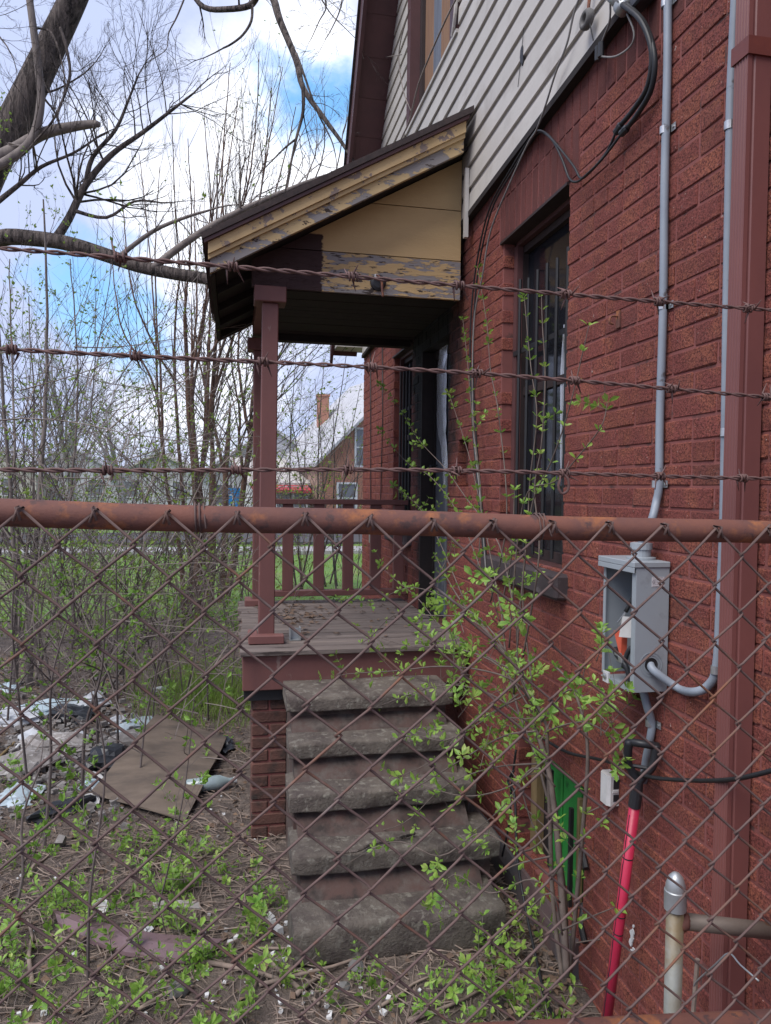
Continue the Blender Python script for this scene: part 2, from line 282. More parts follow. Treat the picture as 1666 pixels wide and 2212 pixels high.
# ------------------------------------------------------------------ mesh helpers
class MB:
    def __init__(s): s.v = []; s.f = []; s.mi = []
    def add(s, vs, fs, mi=0):
        o = len(s.v); s.v += [tuple(v) for v in vs]; s.f += [tuple(i + o for i in f) for f in fs]; s.mi += [mi] * len(fs)
        return s
    def box(s, a, b, mi=0):
        (x0, y0, z0), (x1, y1, z1) = a, b
        return s.add([(x0,y0,z0),(x1,y0,z0),(x1,y1,z0),(x0,y1,z0),(x0,y0,z1),(x1,y0,z1),(x1,y1,z1),(x0,y1,z1)],
                     [(0,3,2,1),(4,5,6,7),(0,1,5,4),(1,2,6,5),(2,3,7,6),(3,0,4,7)], mi)
    def bbox(s, a, b, w, mi=0):
        """box with chamfered edges of width w"""
        x = (a[0], b[0]); y = (a[1], b[1]); z = (a[2], b[2]); V = []; idx = {}
        for i in (0, 1):
            for j in (0, 1):
                for k in (0, 1):
                    sx, sy, sz = (1 if i == 0 else -1), (1 if j == 0 else -1), (1 if k == 0 else -1)
                    idx[i,j,k,0] = len(V); V.append((x[i], y[j] + sy*w, z[k] + sz*w))
                    idx[i,j,k,1] = len(V); V.append((x[i] + sx*w, y[j], z[k] + sz*w))
                    idx[i,j,k,2] = len(V); V.append((x[i] + sx*w, y[j] + sy*w, z[k]))
        Fc = []
        q = lambda *t: Fc.append(tuple(idx[u] for u in t))
        q((0,0,0,0),(0,0,1,0),(0,1,1,0),(0,1,0,0)); q((1,0,0,0),(1,1,0,0),(1,1,1,0),(1,0,1,0))
        q((0,0,0,1),(1,0,0,1),(1,0,1,1),(0,0,1,1)); q((0,1,0,1),(0,1,1,1),(1,1,1,1),(1,1,0,1))
        q((0,0,0,2),(0,1,0,2),(1,1,0,2),(1,0,0,2)); q((0,0,1,2),(1,0,1,2),(1,1,1,2),(0,1,1,2))
        for i in (0, 1):
            for j in (0, 1):
                Fc.append((idx[i,j,0,0], idx[i,j,0,1], idx[i,j,1,1], idx[i,j,1,0]))
            for k in (0, 1):
                Fc.append((idx[i,0,k,0], idx[i,1,k,0], idx[i,1,k,2], idx[i,0,k,2]))
        for j in (0, 1):
            for k in (0, 1):
                Fc.append((idx[0,j,k,1], idx[1,j,k,1], idx[1,j,k,2], idx[0,j,k,2]))
        for i in (0,1):
            for j in (0,1):
                for k in (0,1): Fc.append((idx[i,j,k,0], idx[i,j,k,1], idx[i,j,k,2]))
        return s.add(V, Fc, mi)
    def tube(s, pts, r, n=6, cap=True, mi=0):
        pts = [Vector(p) for p in pts]; m = len(pts)
        rr = r if isinstance(r, (list, tuple)) else [r] * m
        V = []; t0 = (pts[1] - pts[0])
        ref = Vector((0, 0, 1)) if abs(t0.normalized().z) < 0.9 else Vector((1, 0, 0))
        nrm = t0.cross(ref).normalized()
        for i in range(m):
            t = pts[min(i + 1, m - 1)] - pts[max(i - 1, 0)]
            if t.length < 1e-9: t = t0
            t.normalize()
            nrm = nrm - t * nrm.dot(t)
            if nrm.length < 1e-6: nrm = t.orthogonal()
            nrm.normalize(); bn = t.cross(nrm)
            for k in range(n):
                a = 2 * math.pi * k / n
                V.append(pts[i] + (nrm * math.cos(a) + bn * math.sin(a)) * rr[i])
        Fc = [(i*n + k, i*n + (k+1) % n, (i+1)*n + (k+1) % n, (i+1)*n + k) for i in range(m-1) for k in range(n)]
        if cap: Fc += [tuple(range(n))[::-1], tuple((m-1)*n + k for k in range(n))]
        return s.add(V, Fc, mi)
    def prism(s, poly, axis, a, b, mi=0):
        """extrude a polygon (2-d points in the two other axes, in order) along axis from a to b"""
        n = len(poly)
        def mk(p, c): return {'x': (c, p[0], p[1]), 'y': (p[0], c, p[1]), 'z': (p[0], p[1], c)}[axis]
        V = [mk(p, a) for p in poly] + [mk(p, b) for p in poly]
        Fc = [tuple(range(n))[::-1], tuple(range(n, 2*n))] + [(i, (i+1) % n, n + (i+1) % n, n + i) for i in range(n)]
        return s.add(V, Fc, mi)
    def lathe(s, prof, c, ax=(0, 0, 1), n=16, mi=0):
        ax = Vector(ax).normalized(); u = ax.orthogonal().normalized(); w = ax.cross(u); c = Vector(c); V = []
        for (r, h) in prof:
            for k in range(n):
                a = 2*math.pi*k/n; V.append(c + ax*h + (u*math.cos(a) + w*math.sin(a))*r)
        m = len(prof)
        Fc = [(i*n + k, i*n + (k+1) % n, (i+1)*n + (k+1) % n, (i+1)*n + k) for i in range(m-1) for k in range(n)]
        return s.add(V, Fc, mi)
    def leaf(s, p, d, up, L, W, mi=0):
        d = d.normalized(); sd = d.cross(up)
        if sd.length < 1e-4: sd = d.orthogonal()
        sd.normalize(); nn = sd.cross(d)
        p = Vector(p)
        return s.add([p, p + d*L*.45 + sd*W + nn*L*.10, p + d*L*.5 - nn*L*.02, p + d*L*.45 - sd*W + nn*L*.10, p + d*L - nn*L*.12],
                     [(0, 2, 1), (0, 3, 2), (1, 2, 4), (2, 3, 4)], mi)
    def leafhi(s, p, d, up, L, W, mi=0):
        d = d.normalized(); sd = d.cross(up)
        if sd.length < 1e-4: sd = d.orthogonal()
        sd.normalize(); nn = sd.cross(d); p = Vector(p); cu = rnd(.02, .22)
        q = lambda t, w, h: p + d * L * t + sd * W * w + nn * L * (h - cu * t * t)
        return s.add([q(0, 0, 0), q(.28, .62, .05), q(.28, 0, 0), q(.28, -.62, .05), q(.66, 1, .07), q(.66, 0, .0), q(.66, -1, .07), q(1, 0, 0)],
                     [(0, 2, 1), (0, 3, 2), (1, 2, 5, 4), (2, 3, 6, 5), (4, 5, 7), (5, 6, 7)], mi)
    def build(s, name, mats, parent=None, smooth=False, **props):
        me = bpy.data.meshes.new(name)
        org = Vector((0, 0, 0)); p = parent
        while p is not None: org = org + p.location; p = p.parent
        me.from_pydata([(v[0] - org.x, v[1] - org.y, v[2] - org.z) for v in s.v], [], s.f)
        for m in (mats if isinstance(mats, (list, tuple)) else [mats]): me.materials.append(MATS[m])
        if isinstance(mats, (list, tuple)) and len(mats) > 1: me.polygons.foreach_set('material_index', s.mi)
        if smooth: me.polygons.foreach_set('use_smooth', [True] * len(me.polygons))
        me.update()
        if smooth == 'edges': me.set_sharp_from_angle(angle=R(38))
        o = bpy.data.objects.new(name, me); col.objects.link(o)
        if parent is not None: o.parent = parent
        for k, v in props.items(): o[k] = v
        return o
def fixnormals(o):
    import bmesh
    bm = bmesh.new(); bm.from_mesh(o.data); bmesh.ops.recalc_face_normals(bm, faces=bm.faces); bm.to_mesh(o.data); bm.free()
    if o.get('sharp'): o.data.set_sharp_from_angle(angle=R(38)); del o['sharp']
    return o
def thing(name, label, cat, loc=(0, 0, 0), group=None):
    o = bpy.data.objects.new(name, None); o.empty_display_size = 0.05; o.location = loc; col.objects.link(o)
    o['label'] = label; o['category'] = cat
    if group: o['group'] = group
    return o
def tag(o, label, cat, group=None):
    o['label'] = label; o['category'] = cat
    if group: o['group'] = group
    return o
def rebase(o, loc=None):
    """move a lone mesh's origin to its base"""
    me = o.data
    if loc is None:
        xs = [v.co.x for v in me.vertices]; ys = [v.co.y for v in me.vertices]; zs = [v.co.z for v in me.vertices]
        loc = ((min(xs)+max(xs))/2, (min(ys)+max(ys))/2, min(zs))
    me.transform(Matrix.Translation(-Vector(loc))); o.location = loc
    return o
def smoothpath(pts, sub=4):
    """Catmull-Rom through points"""
    P = [Vector(p) for p in pts]; out = []
    for i in range(len(P) - 1):
        p0, p1, p2, p3 = P[max(i-1, 0)], P[i], P[i+1], P[min(i+2, len(P)-1)]
        for k in range(sub):
            t = k / sub
            out.append(0.5 * ((2*p1) + (p2-p0)*t + (2*p0 - 5*p1 + 4*p2 - p3)*t*t + (3*p1 - p0 - 3*p2 + p3)*t**3))
    out.append(P[-1]); return out
def rnd(a, b): return random.uniform(a, b)

# ------------------------------------------------------------------ ground
def ground_z(x, y):
    z = 0.035 * mnoise.noise(Vector((x * 0.9, y * 0.9, 0.3))) + 0.015 * mnoise.noise(Vector((x * 4, y * 4, 2.0)))
    fade = max(0.0, 1 - max(0.0, (y - 9) / 6))
    if y > 9: z *= max(0.15, fade)
    return z
def grid_sheet(name, xs, ys, zf, mat):
    mb = MB(); nx = len(xs)
    V = [(x, y, zf(x, y)) for y in ys for x in xs]
    Fc = [(j*nx + i, j*nx + i + 1, (j+1)*nx + i + 1, (j+1)*nx + i) for j in range(len(ys)-1) for i in range(nx-1)]
    mb.add(V, Fc); o = mb.build(name, mat, smooth=True); o['kind'] = 'structure'; return o
def spread(a, b, step): 
    n = max(1, int(round((b - a) / step))); return [a + (b - a) * i / n for i in range(n + 1)]
grid_sheet('ground', [-400, -120, -40, -15] + spread(-7, 3.2, 0.075) + [8, 20, 60, 150, 400],
           [-60, -10, -2] + spread(0.2, 9, 0.075) + spread(9.5, 14, 0.5) + [25, 60, 150, 700], ground_z, 'soil')
grid_sheet('lawn', [-90, -60] + spread(-40, 30, 1.5) + [60, 90], spread(10.9, 70, 1.5),
           lambda x, y: (0.012 if y < 12 else 0.03) + (0.0 if y < 12 else 0.05) * mnoise.noise(Vector((x * .3, y * .3, 4))), 'lawn')
mb = MB(); mb.box((-80, 20.4, 0.02), (80, 22.0, 0.12)); mb.build('pavement', 'pave', kind='structure')
mb = MB(); mb.box((-80, 24.0, 0.02), (80, 29.0, 0.10)); mb.build('road', 'asphalt', kind='structure')

# ------------------------------------------------------------------ brick house
WX = 1.31                      # face of the brick wall
house = thing('brick_house', 'dark red painted brick house with grey siding gable and barred windows', 'house', (WX, 4.5, 0))
BH, BL, JT = 0.0677, 0.2135, 0.0085
Y0, Y1, ZT = 0.35, 7.58, 3.335
def ncourse(z): return (ZT - z) / BH
# openings: (ya, yb, za, zb)
win1 = (2.80, 3.53, ZT - 26*BH, ZT - 3*BH)
win2 = (5.45, 6.09, ZT - 26*BH, ZT - 5*BH)
door = (4.47, 5.15, 1.0, ZT - 7*BH)
niche = (4.06, 4.25, ZT - 21*BH, ZT - 17*BH)
bwin = (2.56, 3.22, ZT - 46*BH, ZT - 38*BH)
OPEN = [win1, win2, door, niche, bwin]
lintel = (2.72, 3.61, ZT - 3*BH, ZT - 0*BH)        # soldier bricks above the barred window
wall = MB()
ys = sorted(set([Y0, Y1] + [o[0] - .006 for o in OPEN] + [o[1] + .006 for o in OPEN]))
zs = sorted(set([-0.2, ZT + 0.9] + [o[2] - .004 for o in OPEN] + [o[3] + .004 for o in OPEN]))
def inopen(y, z, g=0.006): return any(o[0] - g < y < o[1] + g and o[2] - g < z < o[3] + g for o in OPEN)
xi, xo = WX + 0.0042, WX + 0.22
for i in range(len(ys) - 1):
    for j in range(len(zs) - 1):
        if inopen((ys[i] + ys[i+1]) / 2, (zs[j] + zs[j+1]) / 2): continue
        a, b, c, d = ys[i], ys[i+1], zs[j], zs[j+1]
        wall.add([(xi, a, c), (xi, b, c), (xi, b, d), (xi, a, d), (xo, a, c), (xo, b, c), (xo, b, d), (xo, a, d)],
                 [(3, 2, 1, 0), (4, 5, 6, 7)])
for (a, b, c, d) in OPEN:
    a -= .006; b += .006; c -= .004; d += .004
    wall.add([(xi, a, c), (xi, b, c), (xi, b, d), (xi, a, d), (xo, a, c), (xo, b, c), (xo, b, d), (xo, a, d)],
             [(0, 1, 5, 4), (1, 2, 6, 5), (2, 3, 7, 6), (3, 0, 4, 7)])
# far end and inner faces close the wall
wall.add([(xi, Y1, -.2), (xo + 6, Y1, -.2), (xo + 6, Y1, ZT + .9), (xi, Y1, ZT + .9)], [(0, 1, 2, 3)])
wallo = fixnormals(wall.build('wall', 'mortar', house))
# one brick mesh, shared (unit length along Y), slightly chamfered; three variants
def brick_mesh(seed, L, Hh, D, mat):
    random.seed(seed); mb = MB(); mb.bbox((0, 0, 0), (D, L, Hh), 0.0032)
    vs = [Vector(v) for v in mb.v]
    mb.v = [tuple(v + Vector((rnd(-.0012, .0018) if v.x < D*.5 else 0, rnd(-.0015, .0015), rnd(-.0015, .0015)))) for v in vs]
    me = bpy.data.meshes.new('brick'); me.from_pydata(mb.v, [], mb.f); me.materials.append(MATS[mat]); me.update(); return me, mb
BM = [brick_mesh(s, BL - JT, BH - JT, 0.10, 'brick') for s in range(5)]
SM = [brick_mesh(s + 20, BH - JT, 0.205, 0.10, 'soldier') for s in range(3)]
random.seed(11)
slots = []                    # (y, z, length scale, kind, variant)
def subtract(a, b, cuts):
    segs = [(a, b)]
    for (c, d) in cuts:
        out = []
        for (s, e) in segs:
            if d <= s or c >= e: out.append((s, e)); continue
            if c - s > 0.02: out.append((s, c))
            if e - d > 0.02: out.append((d, e))
        segs = out
    return segs
k = 0
while True:
    z1 = ZT - k * BH; z0 = z1 - BH
    if z1 < -0.12: break
    y = Y0 + (0.0 if k % 2 else BL / 2) - BL * 2
    row = []
    while y < Y1:
        # every sixth course is headers
        L = BL if k % 7 != 5 else BL / 2
        row.append((y, y + L)); y += L
    zc = (z0 + z1) / 2
    cuts = [(o[0], o[1]) for o in OPEN + [lintel] if o[2] < zc < o[3]]
    for (a, b) in row:
        a2, b2 = max(a, Y0), min(b, Y1 + JT)
        if b2 - a2 < 0.03: continue
        for (s, e) in subtract(a2, b2 - JT, cuts):
            if e - s > 0.02: slots.append((s, z0 + JT * .5, (e - s) / (BL - JT), 'b', random.randrange(5)))
    k += 1
y = Y0
while y < Y1 - .03:            # soldier band under the siding
    slots.append((y, ZT + .004, 1, 's', random.randrange(3))); y += BH
y = lintel[0]
while y < lintel[1] - .03:
    slots.append((y, lintel[2] + .001, 0.98, 's', random.randrange(3))); y += BH
def inview(p):
    v = p - Vector((0, 0, EYE)); z = v.dot(_fw)
    if z < .3: return None
    x = CX + F * v.dot(_rt) / z; yy = CY - F * v.dot(_up) / z
    return z if -10 < x < 1676 and -20 < yy < 2230 else None
rank = []
for sl in slots:
    p = Vector((WX, sl[0] + .1 * sl[2], sl[1] + .03)); z = inview(p)
    rank.append((1e3 if z is None else z - (0.6 * sl[2]), sl))
rank.sort(key=lambda t: t[0])
def jit(): return rnd(-.0018, .0018)
nb = ns = 0
restb = MB(); rests = MB()
for i, (zz, sl) in enumerate(rank):
    y, z, sc, kd, vr = sl
    me, proto = (BM if kd == 'b' else SM)[vr]
    dx, tl = jit(), 0
    single = (kd == 'b' and nb < 300 and zz < 900) or (kd == 's' and ns < 80 and zz < 900)
    if single:
        o = bpy.data.objects.new('brick', me); col.objects.link(o); o.parent = wallo
        o.location = (WX + dx - house.location.x, y - house.location.y, z - house.location.z)
        if kd == 'b': o.scale = (1, sc, 1); nb += 1
        else: o.scale = (1, 1, sc); ns += 1
    else:
        tgt = restb if kd == 'b' else rests
        sy, sz = (sc, 1) if kd == 'b' else (1, sc)
        tgt.add([(v[0] + WX + dx, v[1] * sy + y, v[2] * sz + z) for v in proto.v], proto.f)
restb.build('bricks', 'brick', wallo, kind='stuff')
rests.build('soldier_bricks', 'soldier', wallo, kind='stuff')
sp = at(1365, 2030, X=WX - .004); random.seed(8); mb = MB()
for k in range(7):
    c_ = (sp.y + rnd(-.012, .012), sp.z + .045 - k * .014 + rnd(-.004, .004)); rr = (.006, .009, .011, .010, .012, .008, .005)[k]
    mb.prism([(c_[0] + math.cos(a) * rr * rnd(.6, 1.2), c_[1] + math.sin(a) * rr * rnd(.7, 1.4)) for a in [i * .7 for i in range(9)]], 'x', WX - .0045 - k * .0001, WX - .001)
fixnormals(mb.build('paint_splash', 'foam', wallo))
# slot above the soldier band, lath under the siding
mb = MB(); mb.box((WX - .022, Y0, 3.36), (WX + .007, Y1, 3.75)); 
# foundation strip at the foot of the wall
mb = MB()
mb.prism([(WX - .035, -.15), (WX + .006, -.15), (WX + .006, .17), (WX - .012, .16), (WX - .03, .1)], 'y', 2.58, 3.9)
fo = fixnormals(mb.build('foundation', 'foundation', house))

# window builder (recess faces -X)
def barred_window(op, fdepth, nbars, barz, name='window', cross=True):
    a, b, c, d = op; x0 = WX + fdepth
    mb = MB(); w = 0.045
    mb.box((x0, a, c), (x0 + .06, a + w, d)); mb.box((x0, b - w, c), (x0 + .06, b, d))
    mb.box((x0 + .002, a + w, d - w * 1.5), (x0 + .058, b - w, d)); mb.box((x0 + .002, a + w, c), (x0 + .058, b - w, c + w))
    zm = c + (d - c) * .52
    mb.box((x0 + .012, a + w, zm - .02), (x0 + .05, b - w, zm + .02))
    win = mb.build(name, 'frame', house)
    mb = MB(); mb.box((x0 - .03, b - .02 - w * .55, c), (x0 - .001, b, d - .03)); mb.box((x0 - .028, a, d - .035), (x0 - .001, b - .02, d - .002)); mb.build('frame', 'brown_trim', win)
    for (z0, z1) in ((c + w, zm - .02), (zm + .02, d - w * 1.5)):
        mb = MB(); mb.box((x0 + .028, a + w, z0), (x0 + .033, b - w, z1)); mb.build('pane', 'pane', win)
    xb = x0 - .045
    for i in range(nbars):
        yy = a + .05 + (b - a - .1) * (i + .3) / nbars
        mb = MB(); mb.tube([(xb, yy, barz[0]), (xb, yy, barz[1] + rnd(-.012, .012))], .0075, 6); mb.build('bar', 'iron', win)
    if cross:
        for z in (barz[0] + .16, barz[1] - .33):
            mb = MB(); mb.box((xb + .0095, a + .012, z - .012), (xb + .015, b - .02, z + .012)); mb.build('cross_bar', 'iron', win)
    return win
w1 = barred_window(win1, 0.085, 6, (1.60, 2.90))
# sloping stone sill of the barred window, proud of the wall
mb = MB(); mb.bbox((WX - .055, win1[0] - .06, 1.455), (WX + .1, win1[1] + .13, 1.56), .012)
mb.build('sill', 'sill', w1)
mb = MB(); mb.box((WX + .02, win1[0] + .004, 1.562), (WX + .09, win1[1] - .004, 1.574)); mb.build('sub_sill', 'brown_trim', w1)
# pale ragged strip imitating the sky's reflection in the window pane
mb = MB(); random.seed(3)
zz = [2.62, 2.52, 2.42, 2.30, 2.18, 2.05, 1.96]; wd = [.008, .026, .034, .028, .02, .014, .004]
xf = WX + .1
V = []
for z, w in zip(zz, wd): V += [(xf, 3.035 - w * .2 + rnd(-.006, .006), z), (xf + .001, 3.035 + w * .5, z + rnd(-.02, .02)), (xf, 3.035 + w + rnd(-.006, .006), z)]
mb.add(V, [(i*3 + j, i*3 + j + 1, i*3 + j + 4, i*3 + j + 3) for i in range(6) for j in range(2)]); mb.build('pane_glint', 'torn', w1)
# window trim head: slanted dark lintel flashing
mb = MB(); mb.box((WX - .012, win1[0] - .004, win1[3] - .014), (WX + .09, win1[1] + .03, win1[3] - .002)); mb.build('lintel', 'frame', w1)
w2 = barred_window(win2, 0.075, 5, (1.55, 2.86))
mb = MB(); mb.bbox((WX - .05, win2[0] - .06, 1.46), (WX + .08, win2[1] + .1, 1.56), .01); mb.build('sill', 'sill', w2)
mb = MB(); mb.box((WX - .012, win2[0], win2[3] - .014), (WX + .08, win2[1] + .03, win2[3] - .002)); mb.build('lintel', 'frame', w2)
# door
a, b, c, d = door
mb = MB(); mb.box((WX + .085, a, c), (WX + .15, a + .05, d)); mb.box((WX + .085, b - .05, c), (WX + .15, b, d)); mb.box((WX + .087, a + .05, d - .06), (WX + .148, b - .05, d))
dr = mb.build('door', 'dark_wood', house)
mb = MB(); mb.box((WX + .1, a + .052, c + .01), (WX + .13, b - .052, d - .062)); mb.build('storm_door_panel', 'storm_door', dr)
mb = MB(); mb.box((WX - .004, b - .03, c), (WX + .084, b - .004, d - .004)); mb.build('jamb', 'dark_wood', dr)
mb = MB(); mb.box((WX - .006, a - .015, c), (WX + .03, a + .02, 2.0)); mb.build('door_edge', 'storm_door', dr)
mb = MB(); random.seed(5); V = []
n = 14
for i in range(n + 1):
    t = i / n; z = 2.93 - t * 1.03; w = .32 * (0.35 + .65 * math.sin(math.pi * min(1, t * .9 + .08))) * (1 - .55 * t)
    y0 = 4.825 + rnd(-.01, .01) + .03 * math.sin(t * 5); x = WX + .086
    for j in range(4): V.append((x + rnd(-.0015, .0015), y0 + w * (j / 3 - .15) + rnd(-.012, .012), z))
mb.add(V, [(i*4 + j, i*4 + j + 1, (i+1)*4 + j + 1, (i+1)*4 + j) for i in range(n) for j in range(3)])
mb.build('torn_plastic_glint', 'torn', dr)  # torn film, whitened to stand in for sky reflected in the door glass
mb = MB(); mb.tube([(WX + .098, 5.06, 1.95), (WX + .05, 5.06, 1.95), (WX + .05, 5.06, 2.06), (WX + .098, 5.06, 2.06)], .008, 6); mb.build('handle', 'iron', dr)
# letter niche
a, b, c, d = niche
mb = MB(); mb.box((WX + .07, a, c), (WX + .1, b, d)); nch = mb.build('niche_back', 'dark_wood', house)
mb = MB()
for i in range(9): mb.box((WX + .05, a + .01 + i * .02, c + .02), (WX + .069, a + .02 + i * .02, d - .06))
mb.build('comb', 'soldier', nch)
mb = MB(); mb.box((WX + .02, a + .002, c + .002), (WX + .048, a + .03, d - .14)); mb.build('side_piece', 'old_wood', nch)
# basement window: green boards behind black bars
a, b, c, d = bwin
mb = MB(); mb.box((WX + .1, a + .002, c + .002), (WX + .15, b - .002, d - .002)); bw = mb.build('basement_window', 'dark_wood', house)
for i, (ya, yb) in enumerate(((a + .01, a + .135), (a + .165, a + .33), (a + .345, a + .48))):
    mb = MB(); mb.bbox((WX + .07, ya, c + .01), (WX + .095, yb, d - .006), .004); mb.build('board', 'green_paint', bw)
mb = MB(); mb.box((WX + .06, b - .075, c), (WX + .098, b - .01, d - .03)); mb.build('wood_strip', 'old_wood', bw)
mb = MB(); mb.box((WX + .05, a + .14, c), (WX + .069, a + .16, d - .1)); mb.build('wood_strip', 'old_wood', bw)
for yy, z0, z1 in ((a + .155, .16, .62), (a + .35, .28, .70)):
    mb = MB(); mb.box((WX + .02, yy, z0), (WX + .035, yy + .018, z1)); mb.build('bar', 'iron', bw)
for z in (c + .02, c + .3):
    mb = MB(); mb.tube([(WX + .03, a + .05, z + .05), (WX - .008, a - .01, z), (WX - .018, a - .06, z - .03)], .012, 6); mb.build('bracket', 'iron', bw)

# siding: each board its own piece, lapped
sid = MB()
SX = WX - .036
def rakeY(z): return 6.69 - (z - 4.84) / 1.33
def lap(kk, y):
    zb = 3.533 - .056 * (y - 2.363); K = 9
    zt = 4.62
    return zb + (zt - zb) * kk / K if kk <= K else zt + (kk - K) * (zt - 3.49) / K
UW = (4.30, 5.56, 4.60, 6.4)        # upper window
backing = MB(); backing.box((WX - .018, 1.0, 3.75), (WX + .006, 4.28, 6.6)); backing.box((WX - .018, 4.28, 3.62), (WX + .006, 5.58, 4.59)); backing.box((WX - .018, 5.58, 3.58), (WX + .006, 5.75, 6.05))
sido = backing.build('siding', 'dark_wood', house)
for kk in range(0, 26):
    z_mid = lap(kk, 5)
    ye = rakeY(z_mid) + .1
    segs = [(1.0, min(7.5, ye))]
    if z_mid + .05 > UW[2]: segs = [(1.0, UW[0] - .035), (UW[1] + .03, ye)]
    for (a, b) in segs:
        if b - a < .05: continue
        mb = MB()
        prof = [(SX, 0.0), (SX + .001, .012), (SX + .004, .072), (SX + .005, .080), (SX + .013, .090), (SX + .015, .106), (SX + .026, .106), (SX + .026, .002), (SX + .010, .0)]
        sc = (lap(1, 3) - lap(0, 3)) / .1016
        V = []
        for yy in (a, b):
            z0 = lap(kk, yy)
            for (x, h) in prof: V.append((x, yy, z0 + h * sc))
        n = len(prof)
        mb.add(V, [tuple(range(n)), tuple(range(n, 2*n))[::-1]] + [(i, n + i, n + (i+1) % n, (i+1) % n) for i in range(n)])
        mb.build('siding_board', 'siding', sido)
mb = MB(); mb.add([(SX - .004, 1.0, lap(0, 1.0) - .03), (WX - .002, 1.0, lap(0, 1.0) - .03), (WX - .002, 1.0, lap(0, 1.0)), (SX - .004, 1.0, lap(0, 1.0)),
                   (SX - .004, 7.5, lap(0, 7.5) - .03), (WX - .002, 7.5, lap(0, 7.5) - .03), (WX - .002, 7.5, lap(0, 7.5)), (SX - .004, 7.5, lap(0, 7.5))],
                  [(0,1,2,3),(4,7,6,5),(0,4,5,1),(1,5,6,2),(2,6,7,3),(3,7,4,0)]); mb.build('starter_strip', 'dark_wood', sido)
# small burnt hole in the siding
p = at(1127, 118, X=SX - .003)
mb = MB(); hp = []
for i in range(11):
    an = 2 * math.pi * i / 11; rr = .022 * rnd(.6, 1.35); hp.append((p.y + math.cos(an) * rr * .8, p.z + math.sin(an) * rr * 1.9))
mb.prism(hp, 'x', SX - .002, SX + .006); fixnormals(mb.build('hole', 'iron', sido))
mb = MB(); mb.tube([at(1132, 60, X=SX - .002), at(1128, 100, X=SX - .001)], .0016, 4); mb.tube([at(1125, 135, X=SX - .001), at(1119, 188, X=SX - .002)], .0016, 4); mb.build('crack', 'iron', sido)
# upper window with planks
mb = MB()
mb.box((SX - .008, UW[1] - .10, UW[2]), (WX + .03, UW[1], UW[3])); mb.box((SX + .004, UW[0], UW[2] + .0), (WX + .03, UW[1] - .1, UW[2] + .03))
mb.box((SX - .006, UW[0], UW[2] + .03), (WX + .03, UW[0] + .06, UW[3]))
uw = mb.build('upper_window', 'brown_trim', house)
mb = MB(); mb.box((WX + .03, UW[1] - .16, UW[2] + .03), (WX + .06, UW[1] - .1, UW[3])); mb.build('jamb', 'frame', uw)
mb = MB(); mb.box((WX + .1, UW[0], UW[2]), (WX + .12, UW[1], UW[3])); mb.build('backing_board', 'dark_wood', uw)
yy = UW[1] - .165
for w, m in ((.24, 'plank_tan'), (.20, 'plank_grey'), (.20, 'plank_tan'), (.22, 'plank_purple'), (.18, 'plank_purple')):
    mb = MB(); mb.bbox((WX + .045 + rnd(0, .012), yy - w + .008, UW[2] + .031), (WX + .085, yy, UW[3]), .004); mb.build('plank', m, uw); yy -= w
# white J trim under the window, torn loose near its corner
mb = MB(); mb.box((SX - .010, UW[0] - .03, UW[2] - .022), (SX + .01, UW[1] + .02, UW[2] - .001))
mb.tube(smoothpath([(SX - .008, UW[0] + .05, UW[2] + .0), (SX - .012, UW[0] - .0, UW[2] + .05), (SX - .01, UW[0] - .03, UW[2] + .18), (SX - .006, UW[0] - .035, UW[2] + .7)]), .012, 6)
mb.build('window_trim', 'siding', uw)
# rake: soffit panels, fascia, shingles along the gable slope
RX = 1.02
slope = 1.33; ya_, yb_ = 7.85, 1.2
def rz(y): return 4.84 + slope * (6.69 - y)
mb = MB(); th = .02
mb.add([(RX, ya_, rz(ya_) - .10), (RX - .03, ya_, rz(ya_) - .10), (RX - .03, ya_, rz(ya_) + .16), (RX, ya_, rz(ya_) + .16),
        (RX, yb_, rz(yb_) - .10), (RX - .03, yb_, rz(yb_) - .10), (RX - .03, yb_, rz(yb_) + .16), (RX, yb_, rz(yb_) + .16)],
       [(0,1,2,3),(4,7,6,5),(0,4,5,1),(1,5,6,2),(2,6,7,3),(3,7,4,0)])
rake = fixnormals(mb.build('rake_fascia', 'brown_trim', house))
n = 30; pw = .305 / math.hypot(1, slope)
for i in range(n):
    y0 = ya_ - i * pw; y1 = y0 - pw + .004
    mb = MB()
    for (xa, xb) in ((RX + .002, SX + .004),):
        V = [(xa, y0, rz(y0)), (xb, y0, rz(y0)), (xb, y1, rz(y1)), (xa, y1, rz(y1))]
        V2 = [(x, y, z + .02) for x, y, z in V]
        # a step at every panel joint
        V[0] = (xa, y0, rz(y0) - .006); V[1] = (xb, y0, rz(y0) - .006)
        mb.add(V + V2, [(3,2,1,0),(4,5,6,7),(0,1,5,4),(1,2,6,5),(2,3,7,6),(3,0,4,7)])
    fixnormals(mb.build('soffit_panel', 'brown_trim', rake))
mb = MB(); mb.add([(RX - .05, ya_, rz(ya_) + .162), (WX + 6, ya_, rz(ya_) + .162), (WX + 6, yb_, rz(yb_) + .162), (RX - .05, yb_, rz(yb_) + .162),
                   (RX - .05, ya_, rz(ya_) + .2), (WX + 6, ya_, rz(ya_) + .2), (WX + 6, yb_, rz(yb_) + .2), (RX - .05, yb_, rz(yb_) + .2)],
                  [(3,2,1,0),(4,5,6,7),(0,1,5,4),(1,2,6,5),(2,3,7,6),(3,0,4,7)]); fixnormals(mb.build('roof', 'shingle', house))
# boxed eave return at the far corner
mb = MB(); mb.box((RX + .005, 7.56, 3.335), (WX - .002, 7.86, 3.42)); mb.box((WX - .002, 7.582, 3.335), (WX + 6, 7.86, 3.42))
ev = mb.build('eave_box', 'siding', house)
for i in range(3):
    mb = MB(); mb.box((RX + .004 + i * .09, 7.552, 3.330), (RX + .008 + i * .09, 7.86, 3.3348)); mb.build('groove', 'frame', ev)

